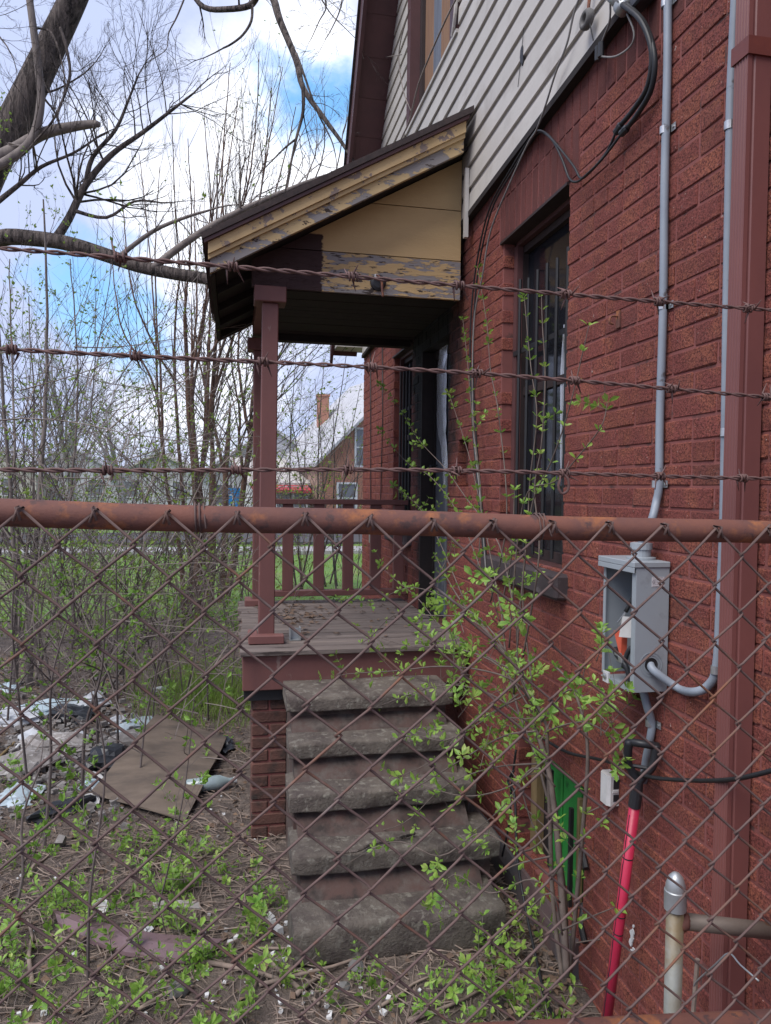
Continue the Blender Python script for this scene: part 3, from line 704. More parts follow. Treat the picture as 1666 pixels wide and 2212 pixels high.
# ------------------------------------------------------------------ porch
porch = thing('front_porch', 'small wooden porch with peeling tan gable, brown post and plank deck', 'porch', (0.7, 4.8, 0))
DZ = 1.03
deck = MB(); deck.box((.09, 3.97, DZ - .06), (1.295, 5.60, DZ - .03)); decko = deck.build('deck', 'dark_wood', porch)
random.seed(21); yy = 3.92
while yy < 5.6:
    w = .088; mb = MB(); x0 = .045 + rnd(-.012, .014)
    mb.bbox((x0, yy, DZ - .028), (1.30, yy + w, DZ + rnd(-.002, .002)), .004); mb.build('plank', 'deck', decko)
    mb = MB(); mb.bbox((x0 - .004, yy + .006, DZ - .026), (x0 - .0005, yy + w - .006, DZ - .003), .001); mb.build('plank_end', 'deck_end', decko)
    yy += w + .005
mb = MB(); mb.bbox((.05, 3.952, DZ - .218), (1.285, 3.985, DZ - .03), .004); mb.build('front_skirt', 'brown_paint', porch)
mb = MB(); mb.bbox((.055, 3.99, DZ - .218), (.085, 5.6, DZ - .03), .004); mb.build('side_skirt', 'brown_paint', porch)
mb = MB(); mb.box((.058, 3.985, DZ - .28), (.30, 4.24, DZ - .2185)); mb.build('bearer', 'iron', porch)
pier = MB(); pier.box((.108, 4.018, -.1), (.282, 4.242, DZ - .282)); piero = pier.build('pier', 'mortar', porch)
zz = -.08
i = 0
while zz < DZ - .30:
    for (xa, xb) in (((.10, .29),) if i % 2 == 0 else ((.10, .19), (.20, .29))):
        mb = MB(); mb.bbox((xa, 4.01, zz), (xb, 4.25, zz + .060), .006); mb.build('brick', 'pier_brick', piero)
    zz += .0700; i += 1
# posts
def post(x0, y0, w, z0, z1, capz, base=True):
    mb = MB(); mb.bbox((x0, y0, z0), (x0 + w, y0 + w, z1), .005); po = mb.build('post', 'brown_paint', porch)
    mb = MB(); mb.bbox((x0 - .045, y0 - .03, z1), (x0 + w + .04, y0 + w + .03, z1 + .085), .004); mb.build('capital', 'brown_paint', po)
    if base:
        mb = MB(); mb.bbox((x0 - .055, y0 - .075, z0 - .001), (x0 + w + .05, y0 - .004, z0 + .045), .004)
        mb.bbox((x0 - .055, y0 - .003, z0 - .0012), (x0 - .003, y0 + w + .05, z0 + .043), .004); mb.build('base_block', 'brown_paint', po)
    return po
fp = post(.137, 4.15, .089, DZ + .001, 2.905, 0)
bp = post(.137, 5.46, .089, DZ + .001, 2.88, 0)
# leaning a touch, as old posts do
for o in (fp,):
    o.rotation_euler = (0, R(0.35), 0); o.location = (-.006, 0, 0)
# railing across the back
mb = MB(); mb.bbox((.228, 5.47, 1.768), (1.30, 5.56, 1.806), .004); rl = mb.build('handrail', 'brown_paint', porch)
mb = MB(); mb.bbox((.228, 5.475, 1.085), (1.30, 5.555, 1.128), .004); mb.build('bottom_rail', 'brown_paint', porch)
for x in (.395, .625, .845, 1.055, 1.235):
    mb = MB(); mb.bbox((x - .040, 5.49, 1.1285), (x + .040, 5.53, 1.7675), .003); mb.build('baluster', 'brown_paint', porch)
# beams, ceiling and tan front boards
BZ = 2.992
mb = MB(); mb.box((.13, 4.165, BZ), (.215, 5.60, BZ + .14)); mb.build('side_beam', 'brown_paint', porch)
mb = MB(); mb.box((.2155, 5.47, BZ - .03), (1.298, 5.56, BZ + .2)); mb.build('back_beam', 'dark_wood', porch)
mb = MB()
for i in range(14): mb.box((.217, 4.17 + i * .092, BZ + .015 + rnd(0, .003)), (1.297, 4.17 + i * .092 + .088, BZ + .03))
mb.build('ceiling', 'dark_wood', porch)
RS = .555                                    # roof slope
def under(x): return 3.018 + RS * (x + .12)
def roofboard(name, x0, x1, y0, y1, lo, hi, mat, parent=porch):
    mb = MB(); mb.prism([(x0, under(x0) + lo), (x1, under(x1) + lo), (x1, under(x1) + hi), (x0, under(x0) + hi)], 'y', y0, y1)
    return fixnormals(mb.build(name, mat, parent))
GY = 4.135
def gable_board(z0, z1, mat):
    # clipped by the roof underside
    xl = .09
    poly = []
    def xat(z): return max(xl, (z - 3.018) / RS - .12 + .02)
    pts = [(xat(z0 + .0), z0)] if under(xl) < z0 else [(xl, z0)]
    if under(xl) >= z0: pts = [(xl, z0), (1.272, z0), (1.272, min(z1, under(1.272) - .01)), (xat(min(z1, under(1.272) - .01)), min(z1, under(1.272) - .01)), (xl, min(z1, under(xl)))]
    else: pts = [(xat(z0), z0), (1.272, z0), (1.272, min(z1, under(1.272) - .01)), (xat(min(z1, under(1.272) - .01)), min(z1, under(1.272) - .01))]
    mb = MB(); mb.prism(pts, 'y', GY, GY + .022); return fixnormals(mb.build('gable_board', mat, porch))
gable_board(2.985, 3.203, 'tan_peel'); gable_board(3.208, 3.488, 'tan_board'); gable_board(3.493, 3.80, 'tan_board')
mb = MB(); mb.box((.14, GY + .023, 2.995), (1.27, GY + .03, 3.2)); mb.build('gable_backing', 'dark_wood', porch)
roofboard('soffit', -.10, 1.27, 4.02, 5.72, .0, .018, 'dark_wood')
for i in range(4): roofboard('rafter', -.095, .14, 4.35 + i * .42, 4.39 + i * .42, -.045, -.001, 'dark_wood')
roofboard('rake_board', -.125, 1.225, 3.955, 3.985, -.022, .105, 'tan_fascia')
roofboard('rake_moulding', -.135, 1.228, 3.925, 3.9535, .072, .13, 'tan_mould')
roofboard('rake_moulding', -.135, 1.227, 3.938, 3.9545, .048, .0715, 'tan_mould')
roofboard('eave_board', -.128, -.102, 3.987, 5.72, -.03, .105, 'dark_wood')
roofboard('roof_edge', -.155, 1.24, 3.905, 5.76, .1315, .150, 'brown_trim')
rf = roofboard('roof', -.165, 1.262, 3.895, 5.77, .152, .186, 'shingle')
mb = MB(); mb.box((-.13, 5.722, 2.99), (-.10, 5.75, 3.14)); 
roofboard('back_rake', -.125, 1.262, 5.722, 5.75, -.04, .13, 'brown_trim')
# flashing at the wall
mb = MB(); mb.box((1.252, 4.00, 3.30), (1.273, 4.03, 3.68)); mb.build('corner_trim', 'siding', porch)
# electrical box with a rusty pull on the gable board
lamp = thing('lamp_socket', 'round black lamp socket with hanging rusty arm on the tan porch board', 'lamp', (.79, GY, 3.03))
mb = MB(); mb.lathe([(0, -.02), (.030, -.02), (.044, -.012), (.046, 0)], (.79, GY - .001, 3.05), (0, 1, 0), 18)
mb.build('base_plate', 'black_plastic', lamp, smooth=False)
mb = MB(); mb.tube(smoothpath([(.775, GY - .024, 3.085), (.785, GY - .05, 3.075), (.797, GY - .07, 3.04), (.80, GY - .075, 2.99), (.803, GY - .08, 2.955)]), [.006]*8 + [.007]*9, 7); mb.build('arm', 'rust', lamp, smooth=True)
mb = MB(); mb.bbox((.765, GY - .03, 3.065), (.785, GY - .021, 3.092), .002); mb.build('clip', 'white_plastic', lamp)
# metal post bracket standing on the deck
pb = at(637, 1383, Z=DZ)
br = thing('post_bracket', 'small grey metal post bracket standing on the deck boards', 'bracket', (pb.x, pb.y, DZ + .003))
mb = MB(); mb.box((pb.x - .032, pb.y - .03, DZ + .003), (pb.x + .032, pb.y + .03, DZ + .007)); mb.build('base', 'galv', br)
for sx in (-1, 1):
    mb = MB(); mb.box((pb.x + sx * .028 - .003, pb.y - .028, DZ + .0071), (pb.x + sx * .028 + .003, pb.y + .028, DZ + .075)); mb.build('flange', 'galv', br)
mb = MB(); mb.box((pb.x - .024, pb.y + .02, DZ + .0072), (pb.x + .024, pb.y + .026, DZ + .065)); mb.build('web', 'galv', br)

# ------------------------------------------------------------------ stone steps
steps = thing('stone_steps', 'five worn grey stone steps with brown risers up to the porch', 'steps', (.69, 3.3, 0))
def slab(x0, x1, y0, y1, z0, z1, r, seed, mat, name, parent, rough=.014, nx=30, chip=None):
    """rounded worn slab: cross-section swept along X with noise"""
    prof = []
    m = 5
    for i in range(m + 1):
        a = math.pi + (math.pi / 2) * i / m
        prof.append((y0 + r + math.cos(a) * r, z0 + r * .6 + math.sin(a) * r * .6))
    prof = prof[::-1]
    top = []
    for i in range(m + 1):
        a = math.pi - (math.pi / 2) * i / m
        top.append((y0 + r + math.cos(a) * r, z1 - r + math.sin(a) * r))
    prof = prof + top + [(y0 + (y1 - y0) * .55, z1), (y1, z1), (y1, z0)]
    n = len(prof); mb = MB(); V = []
    for i in range(nx + 1):
        t = i / nx; x = x0 + (x1 - x0) * t
        ends = 1 - .5 * max(0, 1 - t * nx / 1.5) * .12 - .5 * max(0, 1 - (1 - t) * nx / 1.5) * .12
        for j, (y, z) in enumerate(prof):
            q = Vector((x * 5 + seed * 7, y * 7, z * 7))
            dy = mnoise.noise(q) * rough + mnoise.noise(q * 4) * rough * .4
            dz = mnoise.noise(q + Vector((9, 2, 5))) * rough * .55
            if y > y1 - .001: dy = 0
            c = (y1 + y0) / 2; cz = (z0 + z1) / 2
            V.append((x + mnoise.noise(q + Vector((3, 3, 3))) * .006, c + (y - c) * ends + dy, cz + (z - cz) * ends + dz))
    Fc = [(i*n + j, (i+1)*n + j, (i+1)*n + (j+1) % n, i*n + (j+1) % n) for i in range(nx) for j in range(n)]
    Fc += [tuple(range(n))[::-1], tuple(nx*n + j for j in range(n))]
    mb.add(V, Fc); o = mb.build(name, mat, parent, smooth=True); o['sharp'] = 1; return fixnormals(o)
tz = [.17, .345, .52, .69, .86]; ty = [2.84, 3.06, 3.265, 3.45, 3.625]; xr = [1.115, 1.165, 1.125, 1.12, 1.115]; xl = [.238, .248, .25, .262, .262]
for i in range(5):
    th = [.165, .085, .085, .078, .078][i]
    slab(xl[i], xr[i], ty[i], (ty[i+1] + .09) if i < 4 else 3.97, tz[i] - th, tz[i], [.030, .020, .018, .018, .018][i], i, 'tread', 'tread', steps, rough=(.014, .014, .022, .012, .012)[i])
    if i > 0:
        slab(xl[i] + .022, xr[i] - .03, ty[i] + .045, ty[i] + .14, tz[i-1] - .06, tz[i] - th + .006, .006, i + 10, 'riser', 'riser', steps, rough=.004)
slab(.29, 1.09, 3.70, 3.95, .85, .83 - .001 + .02, .004, 30, 'riser', 'riser', steps, rough=.002) if False else None
mb = MB(); mb.prism([(3.0, -.1), (3.97, -.1), (3.97, .80), (3.70, .78), (3.50, .60), (3.32, .43), (3.11, .25), (2.95, .1)], 'x', .285, 1.075)
fixnormals(mb.build('core', 'riser', steps))

# ------------------------------------------------------------------ electric meter socket
EX0, EX1, EY0, EY1, EZ0, EZ1 = WX - .118, WX - .006, 2.03, 2.245, 1.285, 1.678
mt = thing('meter_box', 'grey metal meter socket hanging open on the brick wall', 'meter box', (WX - .006, 2.137, EZ0))
t_ = .003
mb = MB(); mb.box((EX1 - t_, EY0 + .004, EZ0 + .004), (EX1, EY1 - .004, EZ1 - .004)); bk = mb.build('back_panel', 'meter_in', mt)
mb = MB(); mb.bbox((EX0, EY0, EZ0), (EX1, EY0 + .0035, EZ1 - .012), .001)
mb.box((EX0, EY0 + .0036, EZ0 + .006), (EX0 + .003, EY0 + .022, EZ1 - .014)); sp_ = mb.build('side_panel', 'meter', mt)
mb = MB(); mb.bbox((EX0 + .008, EY1 - .0035, EZ0 + .012), (EX1, EY1, EZ1 - .012), .001); mb.box((EX0 + .008, EY1 - .016, EZ0 + .016), (EX0 + .011, EY1 - .0036, EZ1 - .014)); mb.build('side_panel', 'meter', mt)
mb = MB(); mb.bbox((EX0 - .010, EY0 - .004, EZ1 - .0115), (EX1, EY1 + .006, EZ1 + .006), .002); mb.bbox((EX0 - .010, EY0 - .0038, EZ1 - .028), (EX0 - .006, EY1 + .0058, EZ1 - .012), .001); tp = mb.build('top_cover', 'meter', mt)
mb = MB(); mb.box((EX0 + .004, EY0 + .004, EZ0), (EX1 - .004, EY1 - .004, EZ0 + .0035)); mb.prism([(EX0 - .006, EY0 + .02), (EX0 + .003, EY0 + .02), (EX0 + .003, EY1 - .02), (EX0 - .006, EY1 - .05)], 'z', EZ0 - .001, EZ0 + .014); fixnormals(mb.build('bottom_panel', 'meter', mt))
# hub on top
hx, hy = WX - .05, 2.12
mb = MB(); mb.lathe([(.0, 0), (.045, 0), (.045, .006), (.030, .008), (.030, .03), (.034, .031), (.034, .05), (.026, .052), (0, .052)], (hx, hy, EZ1 + .0065), (0, 0, 1), 18); mb.build('hub', 'meter', mt, smooth=False)
# knockout rings on the near side
kx, kz = WX - .062, EZ0 + .085
for r0, r1, hh in ((.036, .0375, .0015), (.028, .0295, .0015)):
    mb = MB(); mb.lathe([(r0, 0), (r0, hh), (r1, hh), (r1, 0)], (kx, EY0 - .0002, kz), (0, -1, 0), 28); mb.build('knockout_ring', 'meter_in', sp_)
mb = MB(); mb.lathe([(.0, .0012), (.019, .0012), (.021, .003), (.021, 0)], (kx, EY0 - .0002, kz), (0, -1, 0), 22); mb.build('knockout_hole', 'iron', sp_)
# sticker with print on the near side
def sticker(parent, c, w, h, face, rows, seed, red=False, chart=False):
    """small printed label; face 'y' looks to -Y, 'x' looks to -X"""
    random.seed(seed); mb = MB(); e = .0006
    def bx(u0, v0, u1, v1, d0, d1):
        if face == 'y': mb_.box((c[0] + u0, c[1] - d1, c[2] + v0), (c[0] + u1, c[1] - d0, c[2] + v1))
        else: mb_.box((c[0] - d1, c[1] - u1, c[2] + v0), (c[0] - d0, c[1] - u0, c[2] + v1))
    mb_ = mb; bx(-w/2, -h/2, w/2, h/2, 0, e); st = mb.build('label_sticker', 'paper', parent)
    mb_ = MB()
    for i in range(rows):
        v = h * .42 - i * h * .84 / max(1, rows - 1); u = -w * .44
        if chart and .35 < i / rows < .6:
            continue
        while u < w * .40:
            L = min(rnd(.06, .2) * w, w * .44 - u); bx(u, v - h * .018, u + L, v + h * .018, e + .0001, e + .0005); u += L + w * .025
    if chart:
        for j in range(8): bx(-w * .42 + j * w * .115, -h * .1, -w * .42 + j * w * .115 + .0006, h * .1, e + .0001, e + .0005)
        bx(-w * .42, -h * .1, w * .39, -h * .095, e + .0001, e + .00045); bx(-w * .42, h * .095, w * .39, h * .1, e + .0001, e + .00045)
    mb_.build('print', 'ink_red' if red else 'ink', st)
    return st
st = sticker(sp_, (WX - .045, EY0 - .0004, EZ1 - .055), .042, .030, 'y', 5, 3)
mb = MB(); mb.lathe([(.0036, 0), (.0036, .0004), (.0046, .0004), (.0046, 0)], (WX - .060, EY0 - .0011, EZ1 - .055), (0, -1, 0), 14); mb.build('round_mark', 'ink', st)
sticker(bk, (EX1 - t_ - .0004, 2.137, EZ1 - .075), .15, .115, 'x', 9, 8, True, True)
# wires and parts left inside
mb = MB(); mb.tube(smoothpath([(WX - .05, 2.12, EZ1 - .03), (WX - .06, 2.13, EZ1 - .10), (WX - .085, 2.145, EZ1 - .165)]), .007, 7); cw = mb.build('cut_wire', 'cable', mt, smooth=True)
mb = MB()
for i in range(4): mb.tube([(WX - .085, 2.145, EZ1 - .165), (WX - .092 - i * .003, 2.152 + i * .004, EZ1 - .20 - rnd(0, .01))], .0017, 4)
mb.build('strands', 'strap', cw)
mb = MB(); o_ = Vector((WX - .085, 2.125, EZ0 + .18))
mb.add([tuple(o_ + Vector(v)) for v in [(-.02,.018,-.03),(.012,.0,-.03),(.012,-.006,.035),(-.012,.012,.035),(-.026,.012,-.03),(.006,-.008,-.03),(.006,-.014,.035),(-.018,.006,.035)]],
       [(0,1,2,3),(7,6,5,4),(0,4,5,1),(1,5,6,2),(2,6,7,3),(3,7,4,0)]); fixnormals(mb.build('jaw_clip', 'white_plastic', mt))
mb = MB(); mb.add([(WX - .10, 2.19, EZ0 + .16), (WX - .09, 2.155, EZ0 + .165), (WX - .095, 2.15, EZ0 + .075), (WX - .085, 2.175, EZ0 + .08), (WX - .075, 2.19, EZ0 + .16), (WX - .07, 2.155, EZ0 + .16), (WX - .075, 2.15, EZ0 + .08), (WX - .065, 2.175, EZ0 + .085)],
      [(0,1,2,3),(7,6,5,4),(0,4,5,1),(1,5,6,2),(2,6,7,3),(3,7,4,0)]); fixnormals(mb.build('red_cover', 'orange_plastic', mt))
mb = MB(); mb.tube(smoothpath([(WX - .09, 2.19, EZ0 + .10), (WX - .10, 2.165, EZ0 + .085), (WX - .09, 2.13, EZ0 + .06), (WX - .08, 2.12, EZ0 + .02), (WX - .07, 2.15, EZ0 + .012)]), .009, 7); mb.tube(smoothpath([(WX - .06, 2.10, EZ0 + .13), (WX - .085, 2.12, EZ0 + .11), (WX - .09, 2.14, EZ0 + .05)]), .008, 7); mb.build('coil', 'black_plastic', mt, smooth=True)
mb = MB(); mb.bbox((WX - .105, 2.13, EZ0 + .065), (WX - .082, 2.165, EZ0 + .088), .004); mb.bbox((WX - .108, 2.15, EZ0 + .085), (WX - .09, 2.17, EZ0 + .095), .002); mb.build('lug', 'strap', mt)
mb = MB(); mb.bbox((WX - .130, 2.165, EZ0 - .006), (WX - .122, 2.20, EZ0 + .03), .001); hs = mb.build('hasp', 'white_plastic', mt)
mb = MB(); mb.lathe([(0, 0), (.009, 0), (.010, .004), (.004, .006), (0, .006)], (WX - .1302, 2.183, EZ0 + .015), (-1, 0, 0), 14); mb.build('lock_barrel', 'strap', hs)

# ------------------------------------------------------------------ conduits
def strap_on(parent, p, r, mat='strap', out=.03, side=-1):
    """one-hole strap: a band over the pipe and a tab screwed to the wall (towards -Y, near side)"""
    mb = MB(); V = []
    x, y, z = p; n = 8
    pts = []
    pts.append((WX - .0015, y + r + .004)); 
    for i in range(n + 1):
        a = math.pi * i / n
        pts.append((x - math.sin(a) * (r + .002) if True else x, y + math.cos(a) * (r + .002)))
    pts.append((WX - .003, y - r - .002)); pts.append((WX - .003, y - r - .026))
    m = len(pts)
    for (px, py) in pts: V += [(px, py, z - .011), (px, py, z + .011), (px - .0018, py, z + .011), (px - .0018, py, z - .011)]
    Fc = [(i*4 + j, (i+1)*4 + j, (i+1)*4 + (j+1) % 4, i*4 + (j+1) % 4) for i in range(m - 1) for j in range(4)] + [(0, 1, 2, 3), ((m-1)*4+3, (m-1)*4+2, (m-1)*4+1, (m-1)*4)]
    mb.add(V, Fc); so = fixnormals(mb.build('strap', mat, parent))
    mb = MB(); mb.lathe([(0, .004), (.004, .003), (.005, 0)], (WX - .005, y - r - .016, z), (-1, 0, 0), 8); mb.build('screw', 'galv', so)
cr = .0125; cx = WX - cr - .003
c1 = thing('conduit', 'grey conduit running from the eaves down into the top of the meter box', 'conduit', (cx, 2.12, 1.74))
pth = [at(1443, -60, X=cx), at(1442, 150, X=cx), at(1436, 400, X=cx), at(1433, 660, X=cx), at(1426, 900, X=cx), at(1424, 1045, X=cx), at(1418, 1085, X=cx - .006), at(1408, 1125, X=WX - .047), (hx, hy, EZ1 + .052)]
mb = MB(); mb.tube(smoothpath(pth, 5), cr, 12); mb.build('pipe', 'pvc', c1, smooth=True)
for px, py in ((1440, 8), (1437, 282), (1432, 662), (1420, 1046)): q = at(px, py, X=cx); strap_on(c1, (cx, q.y, q.z), cr)
c2 = thing('conduit', 'grey conduit beside the downspout, curving round into the side of the meter box', 'conduit', (cx, 1.79, 1.3))
pth = [at(1592, -60, X=cx), at(1580, 200, X=cx), at(1578, 300, X=cx), at(1572, 640, X=cx), at(1568, 930, X=cx), at(1564, 1150, X=cx), at(1557, 1300, X=cx), at(1549, 1440, X=cx), at(1530, 1482, X=cx - .004), at(1500, 1495, X=cx - .015), at(1465, 1487, X=cx - .02), (kx + .004, EY0 - .018, kz - .018), (kx, EY0 + .004, kz)]
pth[-3] = at(1468, 1488, Y=1.975)
mb = MB(); mb.tube(smoothpath(pth, 5), cr, 12); mb.build('pipe', 'pvc', c2, smooth=True)
for px, py in ((1578, 272), (1570, 934), (1549, 1447)): q = at(px, py, X=cx); strap_on(c2, (cx, q.y, q.z), cr)
c3 = thing('conduit', 'short grey conduit hanging below the meter box behind the shovel handle', 'conduit', (cx, 2.13, .9))
pth = [(WX - .045, 2.105, EZ0 - .001), at(1398, 1525, X=WX - .04), at(1408, 1560, X=cx), at(1406, 1590, X=cx), at(1396, 1640, X=cx), at(1390, 1690, X=cx)]
mb = MB(); mb.tube(smoothpath(pth, 5), .0125, 12); mb.build('pipe', 'pvc', c3, smooth=True)
q = at(1406, 1562, X=cx); strap_on(c3, (cx, q.y, q.z), .0125)
q = at(1343, 1628, X=WX - .03)
sb = MB(); sb.tube([(WX + .003, q.y, q.z), (WX - .05, q.y, q.z - .004)], .012, 10); sb.lathe([(.013, 0), (.016, 0), (.016, .012), (.009, .013), (0, .008)], (WX - .048, q.y, q.z - .004), (-1, 0, -.05), 10)
tag(rebase(sb.build('pipe_stub', 'rust', smooth=False)), 'short rusty pipe stub poking out of the brick above the shovel handle', 'pipe')
q = at(1338, 690, X=WX)
hk = MB(); hk.box((WX - .006, q.y - .012, q.z - .03), (WX - .0005, q.y + .012, q.z + .03)); hk.tube(smoothpath([(WX - .006, q.y, q.z + .01), (WX - .03, q.y, q.z + .008), (WX - .036, q.y, q.z - .012), (WX - .022, q.y, q.z - .018)], 3), .004, 6)
tag(rebase(hk.build('wall_hook', 'rust')), 'small rusty hook fixed to the bricks between window and conduit', 'hook')
# ------------------------------------------------------------------ downspout
dsp = thing('downspout', 'brown ribbed metal downspout running down the brick wall', 'downspout', (WX - .03, 1.69, 0))
ya, yb, xa, xb = 1.648, 1.700, WX - .072, WX - .006
prof = [(xa, ya), (xb, ya)]
prof += [(xb, yb), (xa, yb)]
# ribbed wide face towards -X
nr = 5
rib = []
for i in range(nr):
    y0 = yb - (i + .0) * (yb - ya) / nr; y1 = yb - (i + 1) * (yb - ya) / nr
    rib += [(xa - .0, y0 - .002), (xa + .004, y0 - .005), (xa + .004, y1 + .006), (xa, y1 + .003)]
prof = [(xb, yb), (xa, yb)] + rib + [(xa, ya), (xa + .012, ya - .0), (xa + .015, ya + .003), (xa + .019, ya + .003), (xa + .022, ya), (xb, ya)]
mb = MB(); mb.prism(prof, 'z', .02, 4.6); fixnormals(mb.build('pipe', 'downspout', dsp))
q = at(1625, 100, X=WX - .06)
mb = MB(); mb.box((xa - .004, ya - .006, q.z - .022), (WX - .001, yb + .008, q.z + .022)); mb.box((WX - .006, yb + .008, q.z - .02), (WX - .001, yb + .05, q.z + .02)); mb.build('strap', 'strap_red', dsp)
mb = MB(); mb.box((xa - .003, ya - .003, .42), (xb + .001, yb + .003, .425)); mb.build('seam', 'frame', dsp)

# ------------------------------------------------------------------ cables
def cable(name, label, pts, r, mat, cat='cable', sub=6, n=7, parent=None):
    mb = MB(); mb.tube(smoothpath(pts, sub), r, n); o = mb.build(name, mat, parent, smooth=True)
    if parent is None: tag(rebase(o), label, cat)
    return o
CXW = WX - .03
wh = thing('service_drop', 'grey service mast fitting with two thick black cables looping down the brick', 'cable', at(1345, 12, X=WX - .05))
mb = MB(); mb.tube([at(1310, -25, X=WX - .09), at(1345, 12, X=WX - .06)], .022, 12); mb.lathe([(0, 0), (.026, 0), (.028, .02), (.024, .035), (0, .038)], at(1340, 8, X=WX - .062), (.3, -.4, -.8), 12); mb.build('mast_fitting', 'galv', wh, smooth=True)
mb = MB(); mb.bbox(tuple(at(1385, -10, X=WX - .04) + Vector((-.02, -.04, -.03))), tuple(at(1385, -10, X=WX - .04) + Vector((.03, .04, .06))), .006); mb.build('boot', 'black_plastic', wh)
lA = [at(1345, 10, X=WX - .07), at(1385, 45, X=WX - .06), at(1408, 110, X=WX - .05), at(1400, 185, X=WX - .04), at(1370, 235, X=CXW), at(1343, 268, X=CXW)]
lB = [at(1352, 8, X=WX - .06), at(1392, 50, X=WX - .05), at(1414, 120, X=WX - .045), at(1408, 190, X=WX - .035), at(1382, 240, X=CXW), at(1356, 275, X=CXW)]
for pl in (lA, lB):
    mb = MB(); mb.tube(smoothpath(pl, 6), .0088, 8); mb.build('thick_cable', 'cable', wh, smooth=True)
    a, b = pl[-1], (at(1330, 288, X=CXW) if pl is lA else at(1342, 290, X=CXW))
    mb = MB(); mb.tube([a, a.lerp(b, .1), a.lerp(b, .48), a.lerp(b, .52), a.lerp(b, .9), b], [.010, .013, .013, .0115, .013, .009], 8); mb.build('splice', 'black_plastic', wh)
mb = MB(); mb.tube(smoothpath([at(1330, 288, X=CXW), at(1310, 330, X=CXW), at(1275, 372, X=CXW), at(1255, 385, X=CXW), at(1240, 360, X=CXW), at(1205, 315, X=CXW), at(1180, 288, X=CXW), at(1160, 283, X=CXW - .01), at(1145, 300, X=CXW)], 6), .0048, 7); mb.build('thin_cable', 'cable', wh, smooth=True)
mb = MB(); mb.tube(smoothpath([at(1342, 290, X=CXW), at(1300, 345, X=CXW - .01), at(1262, 382, X=CXW - .01), at(1245, 393, X=CXW - .008), at(1230, 385, X=CXW), at(1215, 345, X=CXW), at(1195, 305, X=CXW), at(1170, 285, X=CXW), at(1150, 295, X=CXW)], 6), .0048, 7); mb.build('thin_cable', 'cable', wh, smooth=True)
run = [(1148, 298), (1110, 360), (1065, 440), (1042, 520), (1026, 620), (1019, 740), (1022, 880), (1032, 1020), (1046, 1180), (1051, 1255)]
for k, (dx, m, r) in enumerate(((-3, 'cable', .0048), (3, 'cable', .0048))):
    mb = MB(); mb.tube(smoothpath([at(x + dx, y, X=CXW - .012 * k) for x, y in run], 5), r, 7); mb.build('thin_cable', m, wh, smooth=True)
mb = MB(); mb.tube([at(1047, 1250, X=CXW), at(1047, 1262, X=CXW)], .003, 6); mb.build('bare_end', 'white_plastic', wh)
pts = [at(x, y, X=WX - .06) for x, y in ((1258, -20), (1240, 30), (1225, 95), (1200, 160), (1178, 230), (1158, 283), (1140, 312), (1100, 400), (1060, 500), (1042, 600), (1024, 700), (1022, 900), (1038, 1080), (1053, 1270))]
cable('messenger_wire', 'twisted grey wire strung from the siding down along the black cables', pts, .0042, 'cable_grey')
# strain insulator hanging on the siding
ip = at(1268, 42, X=SX - .03)
ins = thing('insulator', 'grey spool insulator with a hole fixed to the siding near its lower edge', 'insulator', ip)
mb = MB(); n, m = 18, 8
V = []
for i in range(n):
    a = 2*math.pi*i/n
    for j in range(m):
        b = 2*math.pi*j/m; rr = .024 + .011 * math.cos(b)
        V.append(ip + Vector((math.sin(b) * .016, math.cos(a) * rr * 1.15, math.sin(a) * rr)))
mb.add(V, [(i*m + j, ((i+1) % n)*m + j, ((i+1) % n)*m + (j+1) % m, i*m + (j+1) % m) for i in range(n) for j in range(m)])
fixnormals(mb.build('spool', 'stone', ins, smooth=True))
mb = MB(); mb.tube([ip + Vector((.006, .004, .032)), ip + Vector((.01, .0, .09)), ip + Vector((.028, -.01, .16))], .006, 6); mb.build('hook', 'rust', ins)
mb = MB(); mb.tube([ip + Vector((.0, -.025, -.03)), ip + Vector((.012, -.03, -.09))], .0025, 5); mb.build('tail', 'cable', ins)
gl = thing('wire_connector', 'black split connector on looped grey wire under the siding edge', 'connector', at(1295, 115, X=WX - .05))
q = at(1295, 115, X=WX - .05)
for d in (-.012, .012):
    mb = MB(); mb.tube([q + Vector((0, d, .03)), q + Vector((0, d, -.02))], .011, 8); mb.build('clamp', 'black_plastic', gl)
mb = MB(); mb.tube(smoothpath([at(1318, -20, X=WX - .07), at(1318, 40, X=WX - .06), at(1305, 80, X=WX - .05), at(1295, 105, X=WX - .05)]), .0035, 6); mb.tube(smoothpath([at(1298, 122, X=WX - .05), at(1330, 122, X=WX - .05), at(1362, 100, X=WX - .05), at(1370, 70, X=WX - .05), at(1355, 30, X=WX - .055)]), .0035, 6); mb.build('wire', 'cable_grey', gl, smooth=True)
cable('black_hose', 'black cable strung across the brick from the green window past the downspout', [at(1165, 1590, X=WX - .02), at(1225, 1625, X=WX - .02), at(1290, 1640, X=WX - .03), at(1345, 1655, X=WX - .06), at(1400, 1678, X=WX - .07), at(1480, 1686, X=WX - .05), at(1560, 1686, X=WX - .075), at(1625, 1676, X=WX - .09), at(1720, 1650, X=WX - .06)], .0062, 'cable', 'cable')
cable('ground_cable', 'black cable hanging down past the green window into the leaves', [at(1110, 1665, X=WX - .05), at(1098, 1690, X=WX - .06), at(1112, 1720, X=WX - .06), at(1118, 1850, X=WX - .08), at(1135, 1960, X=WX - .09), (1.17, 2.62, .02), (1.14, 2.5, .012), (1.13, 2.3, .015)], .006, 'cable', 'cable')
cable('loose_cable', 'thin black cable dropping beside the stone steps near the vine stems', [at(1115, 1620, X=WX - .03), at(1105, 1700, X=WX - .04), at(1100, 1780, X=WX - .045), at(1085, 1850, X=WX - .06)], .005, 'cable', 'cable')

